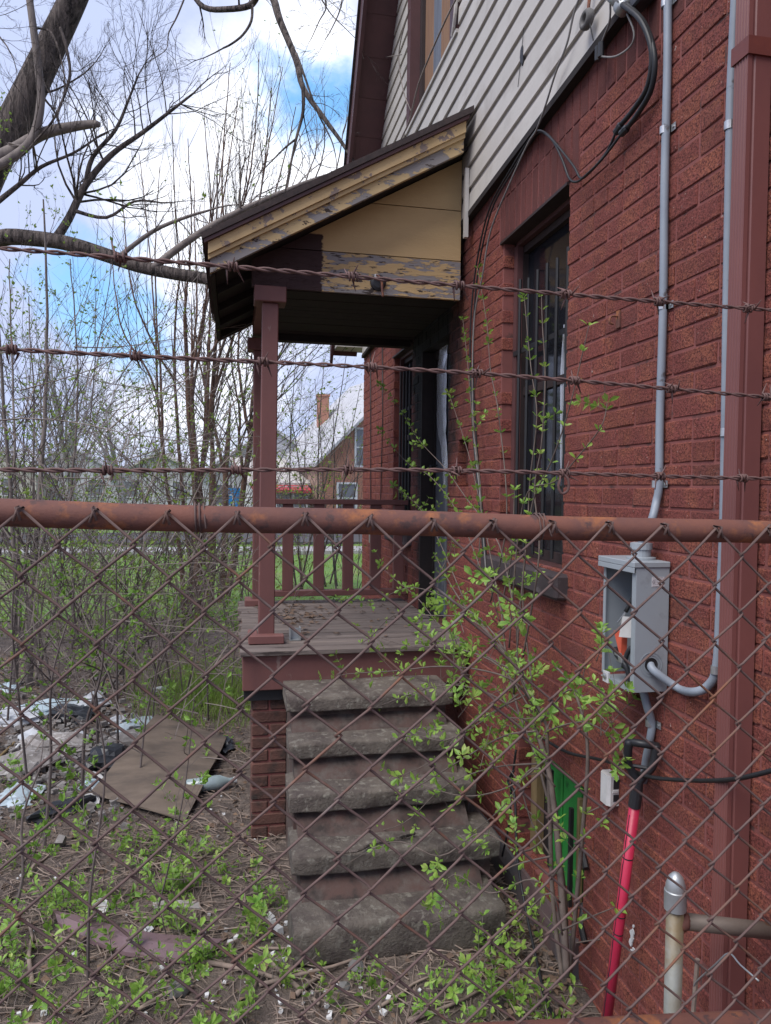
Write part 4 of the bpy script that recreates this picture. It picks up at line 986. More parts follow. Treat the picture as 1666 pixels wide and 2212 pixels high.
# ------------------------------------------------------------------ shovel, bracket, railing post
tp_ = at(1372, 1735, X=WX - .075); bt_ = Vector((WX - .09, tp_.y + .13, .0)); bt_ = at(1300, 2290, X=WX - .115); 
dirv = (tp_ - bt_).normalized()
sh = thing('shovel', 'red handled shovel with black grip leaning on the brick wall', 'shovel', (bt_.x, bt_.y, 0))
foot = bt_ - dirv * ((bt_.z + .0) / dirv.z)
mb = MB(); mb.tube([foot + dirv * .02, tp_], .0165, 14); hd = mb.build('handle', 'red_plastic', sh, smooth=True)
sdv = dirv.cross(Vector((0, 1, 0))).normalized()       # across
nv = dirv.cross(sdv).normalized()
for t in (.30, .52, .585, .80):
    pnt = foot.lerp(tp_, t); mb = MB(); mb.tube([pnt, pnt + dirv * .004], .0171, 14); mb.build('band', 'black_plastic', hd)
random.seed(4)
seam = []
for i in range(40):
    t = .04 + .92 * i / 39; pnt = foot.lerp(tp_, t); toc = (Vector((0, 0, 1)) - pnt); 
    lft = -_rt; seam.append(pnt + (lft - dirv * lft.dot(dirv)).normalized() * .0152 + (-_fw - dirv * (-_fw).dot(dirv)).normalized() * .0065 + dirv * 0 + _rt * rnd(-.0012, .0012))
mb = MB(); mb.tube(seam, .0017, 4); mb.build('seam', 'black_plastic', hd)
g0 = tp_; g1 = tp_ + dirv * .075
mb = MB(); mb.tube([g0 - dirv * .012, g0 + dirv * .02, g1], [.0195, .0195, .017], 12); gp = mb.build('grip', 'black_plastic', sh, smooth=False)
wv = (_rt - dirv * _rt.dot(dirv)).normalized() * .75 + Vector((0, -.25, 0)); wv.normalize()
for s in (-1, 1):
    mb = MB(); mb.tube(smoothpath([g1 - dirv * .01, g1 + dirv * .025 + wv * s * .02, g1 + dirv * .06 + wv * s * .038, g1 + dirv * .125 + wv * s * .04], 4), [.0135] * 13, 8); mb.build('yoke_arm', 'black_plastic', gp, smooth=True)
mb = MB(); mb.tube([g1 + dirv * .12 - wv * .044, g1 + dirv * .12 + wv * .048], .0125, 8); mb.build('cross_grip', 'black_plastic', gp, smooth=True)
mb = MB(); mb.tube([g1 + dirv * .045 - wv * .03, g1 + dirv * .045 + wv * .03], .006, 6); mb.build('brace', 'black_plastic', gp)
wb_ = bt_; mb = MB(); mb.add([tuple(foot + sdv * u + dirv * h + nv * d) for (u, h, d) in ((-.07, 0, 0), (.07, 0, 0), (.06, .05, .01), (.02, .085, .004), (-.02, .085, .004), (-.06, .05, .01), (-.07, 0, .006), (.07, 0, .006), (.06, .05, .016), (.02, .085, .012), (-.02, .085, .012), (-.06, .05, .016))],
    [(0,1,2,3,4,5), (11,10,9,8,7,6)] + [(i, (i+1) % 6, 6 + (i+1) % 6, 6 + i) for i in range(6)]); fixnormals(mb.build('blade', 'red_plastic', sh))
q = at(1320, 1705, X=WX - .02)
wp = thing('cable_clip', 'white plastic clip holder screwed to the brick beside the shovel grip', 'bracket', (WX, q.y, q.z - .05))
mb = MB(); mb.prism([(WX - .001, q.y - .021), (WX - .001, q.y + .045), (WX - .030, q.y + .045), (WX - .042, q.y + .032), (WX - .042, q.y - .010), (WX - .032, q.y - .021)], 'z', q.z - .052, q.z + .052); bd = fixnormals(mb.build('body', 'white_plastic', wp))
for z0, z1 in ((.008, .04), (-.036, -.012)):
    mb = MB(); mb.box((WX - .022, q.y - .0225, q.z + z0), (WX - .002, q.y - .0205, q.z + z1)); mb.build('slot', 'black_plastic', bd)
mb = MB(); mb.bbox((WX - .026, q.y - .0245, q.z - .006), (WX - .004, q.y - .0208, q.z + .004), .001); mb.build('catch', 'white_plastic', bd)
px, py = 1.035, 1.555
rp = thing('railing_post', 'short galvanized capped post with a pipe rail running to the brick wall', 'railing', (px, py, 0))
mb = MB(); mb.tube([(px, py, -.1), (px, py, .915)], .0205, 16); mb.build('post', 'galv_post', rp, smooth=True)
mb = MB(); mb.lathe([(.022, .905), (.0255, .905), (.0258, .95), (.0235, .952), (.0225, .965), (.017, .982), (.008, .992), (0, .994)], (px, py, 0), (0, 0, 1), 18); mb.build('cap', 'galv', rp, smooth='edges')
mb = MB(); e0 = Vector((px + .015, py + .004, .872)); e1 = Vector((WX - .001, 1.52, .838)); mb.tube([e0, e1], .0195, 14); mb.build('rail', 'weld_rail', rp, smooth=True)
mb = MB(); mb.tube([e0 - Vector((.012, 0, 0)), e0 + Vector((.008, 0, -.001)), e0 + Vector((.02, 0, -.002))], [.0225, .025, .0196], 14); mb.build('weld', 'rust', rp, smooth=True)
q = at(1507, 2060, X=WX - .03)
sk = thing('wooden_stake', 'thin pale wooden stick with twisted wire standing against the wall', 'stick', (WX - .06, 1.79, 0))
mb = MB(); mb.tube([(WX - .075, 1.80, -.02), (WX - .045, 1.79, q.z)], .0065, 7); mb.build('stake', 'stick', sk)
mb = MB(); 
wp_ = [at(1500, 2130, X=WX - .065), at(1508, 2118, X=WX - .07), at(1545, 2085, X=WX - .09), at(1575, 2060, X=WX - .08), at(1600, 2085, X=WX - .08), at(1640, 2120, X=WX - .07)]
mb.tube(smoothpath(wp_, 4), .0026, 5)
for i in range(26):
    a = i * .7; b = wp_[0].lerp(wp_[1], i / 26); 
mb.build('tie_wire', 'galv', sk, smooth=True)

# ------------------------------------------------------------------ chain-link fence with barbed wire
FY = .98
fence = thing('chain_link_fence', 'rusty chain link fence with top rail and three barbed wire strands', 'fence', (.3, FY, 0))
FX0, FX1 = -1.0, 1.9
def railz(x): return 1.852 - .023 * (x - .2)
mb = MB(); mb.tube([(FX0 + (FX1 - FX0) * i / 20, FY, railz(FX0 + (FX1 - FX0) * i / 20) + .0012 * math.sin(i * 1.7)) for i in range(21)], .0172, 20); mb.build('top_rail', 'rust', fence, smooth=True)
mb = MB(); _a, _b = at(1080, 2214, Y=FY + .045), at(1666, 2186, Y=FY + .045); _s = (_b.z - _a.z) / (_b.x - _a.x)
mb.tube([(x, FY + .045, _a.z + _s * (x - _a.x) - .022) for x in (FX0, .38, .82, FX1)], .022, 16); mb.build('lower_rail', 'rust', fence, smooth=True)
for xp in (FX0 + .02, FX1 - .02):
    mb = MB(); mb.tube([(xp, FY + .001, -.2), (xp, FY + .001, railz(xp) - .018)], .024, 12); mb.tube([(xp, FY + .001, railz(xp) + .018), (xp, FY + .001, 2.24)], .012, 8); mb.build('post', 'rust', fence, smooth=True)
WD, HD, WR = .0862, .0832, .0019
MY = FY - .0172 - WR - .0015
peak0 = -.168                    # a peak of the mesh
random.seed(31)
nw0 = int((FX0 + .05 - peak0) / (WD / 2)); nw1 = int((FX1 - .05 - peak0) / (WD / 2))
for i in range(nw0, nw1):
    # wire between column i (x = peak0 + i*WD/2) and column i+1
    xa_ = peak0 + i * WD / 2; ev_ = (i % 2 == 0)
    # nodes of even columns at z0 - k*HD, odd columns half a diamond lower
    zt = railz(xa_) + .0065 + rnd(-.0025, .0025)
    nodes = []
    nrow = 21
    sway = lambda z: .004 * math.sin(z * 5 + xa_ * 3)
    for kx_ in range(nrow * 2):
        left = (kx_ % 2 == 0) if ev_ else (kx_ % 2 == 1)
        z = zt - kx_ * HD / 2
        nodes.append((xa_ + (0 if left else WD / 2), z, left))
    P = []
    for j, (x, z, left) in enumerate(nodes):
        hook = .0032 if not left else -.0032
        jx = rnd(-.0016, .0016) + sway(z); jz = rnd(-.0016, .0016)
        dy = .0032 if (j % 2 == 0) else -.0032
        if j == 0:
            P.append((x + (.004 if left else -.004), MY - .004, z - .014)); P.append((x + hook * .3, MY - .005, z + .002)); P.append((x + hook + jx, MY + .001, z + .003)); continue
        s = -1 if left else 1
        P.append((x + hook * .2 - s * .004 + jx, MY - .0028 * (1 if left else -1), z + .0055 + jz))
        P.append((x + hook + jx, MY, z + jz))
        P.append((x + hook * .2 - s * .004 + jx, MY + .0028 * (1 if left else -1), z - .0055 + jz))
    mb = MB(); mb.tube(P, WR, 6, True); mb.build('mesh_wire', 'rust_wire', fence, smooth=True)
for xt in (-.62, -.05, .415, .905, 1.45):      # tie wires round the rail
    zc_ = railz(xt); m = MB(); m.tube([(xt + .004 * (i / 18) * 3, FY + math.cos(i / 18 * 4.6 * math.pi) * .0192, zc_ + math.sin(i / 18 * 4.6 * math.pi) * .0192) for i in range(19)] + [(xt + .016, FY - .026, zc_ - .012)], .0014, 5); m.build('tie_wire', 'rust_wire', fence, smooth=True)
# barbed strands
def barbed(zf, yo, seed, ends, bx0):
    random.seed(seed); mb1 = MB(); mb2 = MB(); n = 420; tw = 2 * math.pi / .052
    P1, P2 = [], []
    for i in range(n + 1):
        x = FX0 + (FX1 - FX0) * i / n; z = zf(x); a = x * tw + .7 * math.sin(x * 3); rr = .0018
        P1.append((x, FY + yo + math.cos(a) * rr, z + math.sin(a) * rr)); P2.append((x, FY + yo - math.cos(a) * rr, z - math.sin(a) * rr))
    mb1.tube(P1, .00165, 6); mb1.tube(P2, .00165, 6)
    st = mb1.build('barbed_strand', 'barb', fence, smooth=True)
    x = bx0 - 6 * .148
    while x < FX1 - .05:
        if x > FX0 + .03:
            z = zf(x); m = MB(); a0 = rnd(0, 6)
            for q in (0, 1):
                pts = []
                for i in range(16):
                    a = a0 + q * 1.6 + i / 15 * 3.6 * math.pi; pts.append((x + (q * .007) + (i / 15 - .5) * .007, FY + yo + math.cos(a) * .0052, z + math.sin(a) * .0052))
                d0 = Vector((rnd(-.5, .5), math.cos(a0 + q * 2), math.sin(a0 + q * 2))).normalized()
                d1 = Vector((rnd(-.5, .5), -math.cos(a0 + q * 2 + .6), -math.sin(a0 + q * 2 + .6))).normalized()
                pts = [Vector(pts[0]) + d0 * .017] + pts + [Vector(pts[-1]) + d1 * .017]
                m.tube(pts, [.0005] + [.0016] * 16 + [.0005], 5)
            m.build('barb', 'barb', st, smooth=True)
        x += .148 + rnd(-.012, .012)
barbed(lambda x: 2.178 - .006 * math.sin((x - .2) * 2.2), 0, 1, None, .0)
barbed(lambda x: 2.061 - .020 * (x - .0) + .004 * math.sin(x * 5), 0, 2, None, -.13)
barbed(lambda x: 1.921 + .004 * (x - .2) + .003 * math.sin(x * 6), 0, 3, None, -.02)
# loose loop of wire end on the lowest strand
lx = at(1218, 1030, Y=FY)
mb = MB(); mb.tube(smoothpath([lx + Vector((-.006, 0, .006)), lx + Vector((.004, -.004, -.002)), lx + Vector((.006, -.003, -.018)), lx + Vector((-.002, 0, -.024)), lx + Vector((-.007, .002, -.012)), lx + Vector((.0, .003, .006))], 4), .0021, 6); mb.build('wire_loop', 'barb', fence, smooth=True)

# ------------------------------------------------------------------ trees and shrubs
def rvec(): 
    while True:
        v = Vector((rnd(-1, 1), rnd(-1, 1), rnd(-1, 1)))
        if .05 < v.length < 1: return v.normalized()
UPV = Vector((0, 0, 1))
def twiggy(mb, lv, p, d, L, r, lev, wander=.18, up=.06, kids=4, ang=.7, ratio=.55, seg=5, sides=(6, 5, 4, 3, 3), leafp=0.0, tipr=.35, kidstart=.25, mi=0):
    """one wandering branch with side branches; lv collects leaf places"""
    pts = [Vector(p)]; dd = d.normalized(); step = L / seg; rad = [r]
    for i in range(seg):
        dd = (dd + rvec() * wander + UPV * up).normalized(); pts.append(pts[-1] + dd * step); rad.append(r * (1 - (1 - tipr) * (i + 1) / seg))
    mb.tube(pts, rad, sides[min(lev, 4)], False, mi)
    if leafp and lev <= 1:
        for i in range(1, seg + 1):
            if random.random() < leafp: lv.append((pts[i], (pts[i] - pts[i-1]).normalized()))
    if lev > 0:
        for k in range(kids):
            t = kidstart + (1 - kidstart) * (k + rnd(.1, .9)) / kids; i = min(seg - 1, int(t * seg)); q = pts[i].lerp(pts[i+1], t * seg - i)
            ax = (pts[i+1] - pts[i]).normalized(); sidev = (rvec() - ax * rvec().dot(ax)).normalized()
            nd = (ax * math.cos(ang) + sidev * math.sin(ang) * rnd(.7, 1.2)).normalized()
            rr = rad[i] * rnd(.45, .65)
            twiggy(mb, lv, q, nd, L * ratio * rnd(.6, 1.15) * (1 - .35 * t), max(rr, .0012), lev - 1, wander, up, kids, ang, ratio, max(3, seg - 1), sides, leafp, tipr, kidstart, mi)
    return pts, rad
def leaves_on(lv, size, n=(2, 4), spreadf=.9):
    mb = MB()
    for (p, d) in lv:
        for k in range(random.randint(*n)):
            dd = (d * .5 + rvec() * spreadf + UPV * .25).normalized(); s = size * rnd(.55, 1.2)
            mb.leaf(p, dd, rvec(), s, s * .27)
    return mb
def along(mb, lv, pts, r0, r1, sub=4, sides=8, mi=0):
    P = smoothpath(pts, sub); n = len(P)
    mb.tube(P, [r0 + (r1 - r0) * i / (n - 1) for i in range(n)], sides, True, mi); return P
def knobbly(P, amt): return [p + rvec() * amt for p in P]

# --- the large tree at the edge: leaning trunk, long limb, broken stub, hanging branches
random.seed(101)
TY = 9.0
base = at(-260, 1400, Y=TY); base.z = 0
bt = thing('large_tree', 'large bare tree with leaning trunk and a long low limb', 'tree', base)
mb = MB(); lv = []
trunk = [Vector((base.x, base.y, -.1)), at(-210, 1000, Y=TY), at(-130, 650, Y=TY), at(-40, 400, Y=TY), at(40, 245, Y=TY), at(110, 100, Y=TY), at(175, -40, Y=TY - .2), at(260, -260, Y=TY - .6)]
along(mb, lv, trunk, .245, .115, 5, 16); mb.build('trunk', 'bark', bt, smooth=True)
def limb(name, px, Ys, r0, r1, mat='bark', tw=None, sub=4, sides=10):
    n = len(px); m = MB(); l_ = []
    pts = [at(x, y, Y=(Ys if not isinstance(Ys, tuple) else Ys[0] + (Ys[1] - Ys[0]) * i / (n - 1))) for i, (x, y) in enumerate(px)]
    P = along(m, l_, pts, r0, r1, sub, sides)
    if tw:
        cnt, L, lev, up = tw
        for k in range(cnt):
            i = random.randint(int(len(P) * .25), len(P) - 2); ax = (P[i+1] - P[i]).normalized()
            sv = (rvec() + UPV * .3); sv = (sv - ax * sv.dot(ax)).normalized()
            rr = (r0 + (r1 - r0) * i / len(P)) * .4
            twiggy(m, l_, P[i], (ax * .6 + sv).normalized(), L * rnd(.5, 1.2), min(rr, .022), lev, .22, up, 4, .65, .6, 5)
    if name == 'branch' and r1 < r0:
        d = (P[-1] - P[-2]).normalized()
        twiggy(m, l_, P[-1] - d * .01, d, min(1.0, 25 * r1 + .3), r1, 2, .16, .0, 4, .6, .6, 5, tipr=.15)
    return m.build(name, mat, bt, smooth=True)
limb('limb', [(-150, 720), (-70, 560), (0, 515), (80, 516), (150, 527), (220, 548), (300, 575), (380, 592), (470, 608), (570, 650)], (9.0, 8.2), .098, .06, 'bark')
limb('branch', [(330, 580), (380, 540), (450, 492), (520, 455), (600, 420), (680, 388), (760, 366)], (8.4, 8.1), .042, .018, 'bark_pale', (15, 1.0, 3, .03))
limb('branch', [(250, 560), (330, 500), (400, 470), (450, 455)], (8.6, 8.5), .028, .012, 'bark_pale', (4, .6, 2, .05))
limb('branch', [(125, 510), (150, 470), (185, 400), (240, 335), (310, 285), (375, 235), (420, 200)], (8.8, 8.8), .05, .010, 'bark', (22, 1.1, 3, .08))
limb('branch', [(160, 455), (230, 470), (290, 435), (350, 438)], (8.8, 8.6), .022, .008, 'bark', (4, .6, 2, .05))
limb('branch', [(185, 400), (200, 340), (250, 280), (280, 210), (300, 160)], (8.8, 8.9), .03, .008, 'bark', (18, 1.0, 3, .1))
limb('broken_stub', [(-20, 350), (30, 325), (90, 290), (150, 275), (200, 268), (212, 269)], (8.8, 8.4), .085, .03, 'bark_pale')
limb('branch', [(60, -30), (72, 60), (82, 140), (88, 220), (70, 300), (20, 345), (-30, 370)], (8.55, 8.55), .035, .05, 'bark_pale', (3, .4, 1, 0))
limb('branch', [(75, 60), (110, 70), (130, 120), (140, 180), (132, 230)], (8.6, 8.2), .012, .006, 'bark')
limb('branch', [(130, 60), (145, 110), (150, 170), (120, 250), (90, 290)], (8.6, 8.5), .018, .01, 'bark', (4, .7, 2, .05))
limb('branch', [(100, 200), (130, 190), (180, 160), (210, 130)], (8.6, 8.6), .012, .005, 'bark', (6, .7, 2, .08))
limb('branch', [(-10, 440), (40, 400), (90, 360), (160, 330), (220, 290)], (8.7, 8.6), .03, .008, 'bark', (14, 1.0, 3, .12))
# hanging ends from the crown overhead
limb('branch', [(300, -200), (470, -120), (575, -30), (605, 45), (640, 130), (655, 190), (700, 255), (740, 310), (770, 360)], (8.2, 6.6), .05, .012, 'bark')
limb('branch', [(654, 180), (655, 240), (640, 300), (625, 370), (615, 420)], (6.8, 6.8), .018, .007, 'bark', (4, .5, 2, -.08))
limb('branch', [(640, 300), (615, 320), (590, 345), (570, 365)], (6.8, 6.8), .010, .004, 'bark', (3, .3, 1, -.02))
limb('branch', [(640, 115), (660, 170), (685, 240), (715, 300), (725, 335)], (6.9, 6.7), .012, .004, 'bark', (4, .4, 2, -.05))
limb('branch', [(300, -120), (400, -30), (440, 15), (490, 20), (540, 12), (556, -10)], (8.0, 7.2), .022, .03, 'bark', (3, .45, 2, -.08))
limb('branch', [(545, 10), (543, 45), (525, 75), (500, 95), (482, 104)], (7.2, 7.2), .014, .008, 'bark')
limb('branch', [(420, -60), (385, 30), (365, 70), (360, 105), (335, 125)], (7.4, 7.2), .009, .003, 'bark', (7, .35, 2, -.05))
limb('branch', [(690, -60), (705, 10), (690, 45), (672, 85)], (6.5, 6.3), .008, .003, 'bark', (8, .45, 2, -.05))
limb('branch', [(745, -40), (735, 20), (715, 65), (705, 82)], (6.3, 6.2), .007, .003, 'bark', (4, .35, 2, -.03))
limb('branch', [(690, -10), (715, 30), (745, 60), (770, 85)], (6.4, 6.2), .006, .002, 'bark', (5, .25, 1, -.02))
limb('branch', [(-30, -40), (-10, 60), (15, 100), (30, 130)], (8.5, 8.2), .012, .004, 'bark', (8, .8, 3, -.02))

# --- clumps of upright saplings
def clump(name, label, bpx, Yb, tops, barkm, leafp, leafsize, twig=(5, 1.1, 1, .16), mains=None, mr=.05, twmat='twig', spreadb=.16):
    b = at(bpx[0], bpx[1], Y=Yb); b.z = ground_z(b.x, b.y)
    t = thing(name, label, 'tree', b); m = MB(); m2 = MB(); lv = []; starts = []
    if mains:
        for (mx, my) in mains:
            e = at(mx, my, Y=Yb + rnd(-.5, .5)); s = b + Vector((rnd(-1, 1) * spreadb, rnd(-.1, .1), -.05)); r = mr * rnd(.7, 1.1)
            P = smoothpath([s, s.lerp(e, .3) + rvec() * .08, s.lerp(e, .65) + rvec() * .1, e], 5); n = len(P)
            m.tube(knobbly(P, .006), [r * (1 - .5 * i / (n - 1)) * (1 if i < n - 4 else (.8, .55, .3, .12)[i - n + 4]) for i in range(n)], 9, False)
            starts += [(P[i], r * (1 - .5 * i / (n - 1))) for i in range(n // 2, n)]
    for (tx, ty_, r) in tops:
        tp = at(tx, ty_, Y=Yb + rnd(-.7, .7))
        if starts:
            s, rs_ = min(random.sample(starts, min(7, len(starts))), key=lambda q: abs(q[0].x - tp.x) + rnd(0, .3)); r = min(r, rs_ * .8)
        else: s = b + Vector((rnd(-1, 1) * spreadb, rnd(-1, 1) * spreadb, -.05))
        mid_ = s.lerp(tp, .45) + Vector((rnd(-.15, .15) + .12 * (tp.x - s.x), rnd(-.2, .2), 0))
        q1 = s.lerp(mid_, .5) + rvec() * .06; q2 = mid_.lerp(tp, .5) + rvec() * .08
        P = smoothpath([s, q1, mid_, q2, tp], 5); n = len(P)
        m.tube(knobbly(P, .007), [r * (1 - .88 * i / (n - 1)) + .0025 for i in range(n)], 6, False)
        cnt, L, lev, up = twig
        for k in range(cnt):
            i = min(int(n * rnd(.2, .97)), n - 2); ax = (P[i+1] - P[i]).normalized(); sv = rvec(); sv = (sv - ax * sv.dot(ax)).normalized()
            twiggy(m2, lv, P[i], (ax * .9 + sv * .55).normalized(), L * rnd(.5, 1.3) * (1.15 - .6 * i / n), max(.003, r * (1 - .8 * i / n) * .45), lev, .1, up, 4, .5, .55, 5, leafp=leafp)
    m.build('trunk', barkm, t, smooth=True); m2.build('twigs', twmat, t, kind='stuff')
    if lv: leaves_on(lv, leafsize).build('leaves', 'leaf_small', t, kind='stuff')
    return t
random.seed(202)
clump('sapling_clump', 'clump of tall upright bare saplings rising above the porch roof', (425, 1345), 10.8,
      [(265, 420, .02), (300, 330, .02), (345, 360, .02), (372, 250, .022), (405, 300, .02), (440, 240, .022), (470, 330, .02), (498, 135, .024), (515, 210, .022), (548, 250, .02), (560, 110, .024), (588, 190, .022), (610, 145, .022), (640, 230, .02), (455, 440, .02), (530, 340, .02), (240, 520, .018), (660, 330, .018), (420, 380, .02), (580, 330, .018), (490, 270, .02)],
      'bark_red', .05, .03, twig=(8, 1.4, 1, .15), mains=[(370, 700), (398, 560), (415, 640), (440, 720), (470, 620), (350, 820)], mr=.045)
random.seed(203)
clump('young_tree', 'young red brown forked tree just left of the porch post', (470, 1320), 12.0,
      [(585, 640, .04), (530, 560, .045), (470, 620, .04), (640, 640, .04), (420, 660, .035), (560, 470, .035), (620, 520, .03), (500, 700, .03)], 'bark_red', .12, .035, twig=(9, 1.6, 2, .05), mains=[(545, 900), (500, 860), (460, 900)], mr=.085)
random.seed(204)
clump('young_tree', 'thin bare saplings behind the porch railing with fine spreading twigs', (690, 1290), 13.5,
      [(640, 760, .02), (700, 780, .024), (760, 700, .02), (780, 830, .02), (610, 820, .02), (660, 900, .018), (720, 880, .018), (800, 900, .018), (680, 820, .018)], 'bark', .12, .03, twig=(8, 1.7, 2, .01), spreadb=.5)
random.seed(205)
clump('young_tree', 'slender grey sapling with pale straight stem at the thicket edge', (45, 1420), 7.4,
      [(95, 430, .036), (20, 560, .02), (150, 560, .018), (-20, 330, .024), (60, 640, .014)], 'bark_pale', .25, .03, twig=(8, 1.0, 2, .06))
random.seed(206)
# --- thicket of budding shrubs
GR = 'budding shrubs of the thicket beside the house'
def shrub(bx, by, Yb, n, h, spread_, leafp, leafsize, lab, r=.012, lev=2, arch=.0, kids=4, twl=.55, mat='twig'):
    b = at(bx, by, Y=Yb); b.z = ground_z(b.x, b.y); t = thing('shrub', lab, 'shrub', b, GR); m = MB(); lv = []
    for k in range(n):
        a = rnd(0, 6.28); d = Vector((math.cos(a) * spread_ * rnd(.3, 1), math.sin(a) * spread_ * rnd(.3, 1), 1)).normalized()
        L = h * rnd(.65, 1.15)
        twiggy(m, lv, b + Vector((rnd(-.15, .15), rnd(-.15, .15), -.03)), d, L, r * rnd(.6, 1.1), lev, .13, -arch, kids, .6, twl, 7, (5, 4, 3, 3, 3), leafp, .3, .2)
    m.build('stems', mat, t, kind='stuff'); leaves_on(lv, leafsize, (1, 3)).build('leaves', 'leaf_small', t, kind='stuff')
LABS = ['budding shrub beside the pale straight sapling in the thicket', 'budding shrub standing before the hazy far bare tree', 'arching budding shrub behind the rubbish heap', 'tall budding shrub left of the sapling clump', 'budding shrub crowding the foot of the sapling clump', 'budding shrub close behind the porch corner', 'budding shrub at the foot of the large leaning tree',
        'upright budding shrub deep in the middle of the thicket', 'upright budding shrub deep in the thicket under the long limb', 'low budding shrub in front of the sapling clump', 'low budding shrub growing just behind the ash heap', 'low budding shrub behind the plywood sheet']
for i, (bx, by, Yb, n, h, sp_, ar) in enumerate([(60, 1380, 8.6, 6, 3.0, .55, .03), (150, 1360, 9.2, 7, 3.4, .5, .04), (230, 1370, 8.2, 7, 2.9, .6, .06), (300, 1350, 9.4, 7, 3.6, .5, .04),
        (370, 1345, 8.8, 6, 2.9, .55, .06), (520, 1335, 9.8, 6, 2.6, .55, .05), (-60, 1400, 8.0, 6, 3.2, .6, .03), (190, 1340, 10.5, 6, 4.0, .4, .02), (60, 1340, 10.8, 6, 4.2, .4, .02), (340, 1420, 7.2, 5, 1.7, .6, .05), (120, 1460, 6.6, 5, 1.9, .6, .05), (240, 1440, 6.9, 5, 1.6, .6, .06)]):
    shrub(bx, by, Yb, n, h * 1.1, sp_, .55, .040, LABS[i], arch=ar, kids=4)
random.seed(207)
shrub(640, 1310, 12.4, 8, 1.9, .5, .22, .035, 'low reddish shrub seen between the porch balusters', r=.010, arch=.03, mat='bark_red')
shrub(755, 1310, 12.6, 7, 1.9, .5, .22, .035, 'low dark shrub seen through the railing beside the brick wall', r=.010, arch=.03)
random.seed(208)
# slim saplings standing in the litter
def sapling_label(p):
    marks = [('through the ash heap', (110, 1620)), ('beside the big crumpled black bag', (250, 1660)), ('beside the plywood sheet', (330, 1690)), ('from the grass tuft', (460, 1530)), ('next to the vinyl strip', (200, 2090)), ('from soil before the flattened black bag', (95, 1830)), ('from the bare soil by loose sticks', (20, 2000)), ('between the vinyl strip and the plywood', (330, 1950)), ('at the far edge of the rubbish', (300, 1500)), ('behind the pale plastic sheets', (20, 1570)), ('close to the porch corner', (510, 1490))]
    return 'slim dark sapling stem rising ' + min(marks, key=lambda q: (at(*q[1], Z=0) - p).length)[0]
for (bx, by, tx, ty_, r) in [(178, 1740, 228, 1290, .012), (255, 1620, 250, 1180, .010), (300, 1690, 345, 1330, .008), (330, 1560, 380, 1250, .009), (190, 2120, 200, 1500, .007), (95, 1830, 150, 1330, .010), (20, 2000, 95, 1640, .009), (330, 2000, 420, 1500, .005), (210, 1620, 160, 1250, .012), (450, 1560, 420, 1250, .008), (60, 1690, 40, 1180, .009), (400, 1510, 470, 1180, .008), (140, 1570, 190, 1230, .009), (15, 1570, 60, 1200, .009), (500, 1500, 520, 1230, .007), (290, 1500, 280, 1230, .008)]:
    b = at(bx, by, Z=0); b.z = ground_z(b.x, b.y) - .01; tp = at(tx, ty_, Y=b.y + rnd(-.2, .2))
    t = thing('sapling', sapling_label(b), 'sapling', b, 'slim saplings ' + sapling_label(b).split('rising ')[1]); m = MB(); lv = []
    P = smoothpath([b, b.lerp(tp, .35) + rvec() * .05, b.lerp(tp, .7) + rvec() * .06, tp], 4)
    m.tube(P, [r * (1 - .6 * i / (len(P) - 1)) for i in range(len(P))], 6, False)
    for k in range(7):
        i = random.randint(3, len(P) - 2); ax = (P[i+1] - P[i]).normalized(); sv = rvec(); sv = (sv - ax * sv.dot(ax)).normalized()
        twiggy(m, lv, P[i], (ax * .5 + sv).normalized(), rnd(.15, .5), r * .4, 1, .15, .03, 3, .7, .5, 4, leafp=.4)
    m.build('stem', 'twig', t, kind='stuff'); leaves_on(lv, .035, (2, 4)).build('leaves', 'leaf', t, kind='stuff')
# thin crossing twigs low in the thicket
random.seed(209); m = MB(); lv = []
for i in range(620):
    Yb = rnd(5.0, 11.5); b = at(rnd(-60, 560), 1400, Y=Yb); b.z = rnd(-.02, .5) if i < 130 else rnd(.3, 2.6) ** 1.1
    a = rnd(0, 6.28); d = Vector((math.cos(a), math.sin(a) * .6, rnd(-.1, 1.6))).normalized()
    twiggy(m, lv, b, d, rnd(.7, 1.9), rnd(.003, .0065), 1, .12, rnd(-.06, .02), 4, .6, .5, 6, (4, 3, 3, 3, 3), .22)
m.build('brushwood', 'twig_grey', kind='stuff')['label'] = 'tangle of thin grey twigs filling the thicket'
bpy.data.objects['brushwood']['category'] = 'brushwood'
o = leaves_on(lv, .034, (1, 3)).build('brush_leaves', 'leaf_small', kind='stuff'); o['label'] = 'small green budding leaves on the tangled brushwood'; o['category'] = 'leaves'

# --- distant bare trees
random.seed(210)
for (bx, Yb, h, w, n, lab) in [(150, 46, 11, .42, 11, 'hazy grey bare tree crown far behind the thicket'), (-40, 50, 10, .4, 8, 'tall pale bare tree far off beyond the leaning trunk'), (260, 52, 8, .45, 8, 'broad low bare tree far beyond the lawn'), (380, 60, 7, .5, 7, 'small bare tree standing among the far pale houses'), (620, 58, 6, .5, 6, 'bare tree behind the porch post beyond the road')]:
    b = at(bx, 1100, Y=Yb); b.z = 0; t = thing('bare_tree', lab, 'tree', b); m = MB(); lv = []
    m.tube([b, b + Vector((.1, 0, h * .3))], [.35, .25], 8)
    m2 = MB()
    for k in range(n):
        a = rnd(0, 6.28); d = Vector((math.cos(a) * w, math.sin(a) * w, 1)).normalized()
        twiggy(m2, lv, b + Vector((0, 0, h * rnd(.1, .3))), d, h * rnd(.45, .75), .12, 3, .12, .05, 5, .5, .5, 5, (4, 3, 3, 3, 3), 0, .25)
    m.build('trunk', 'twig_far', t); m2.build('crown', 'twig_far', t, kind='stuff')

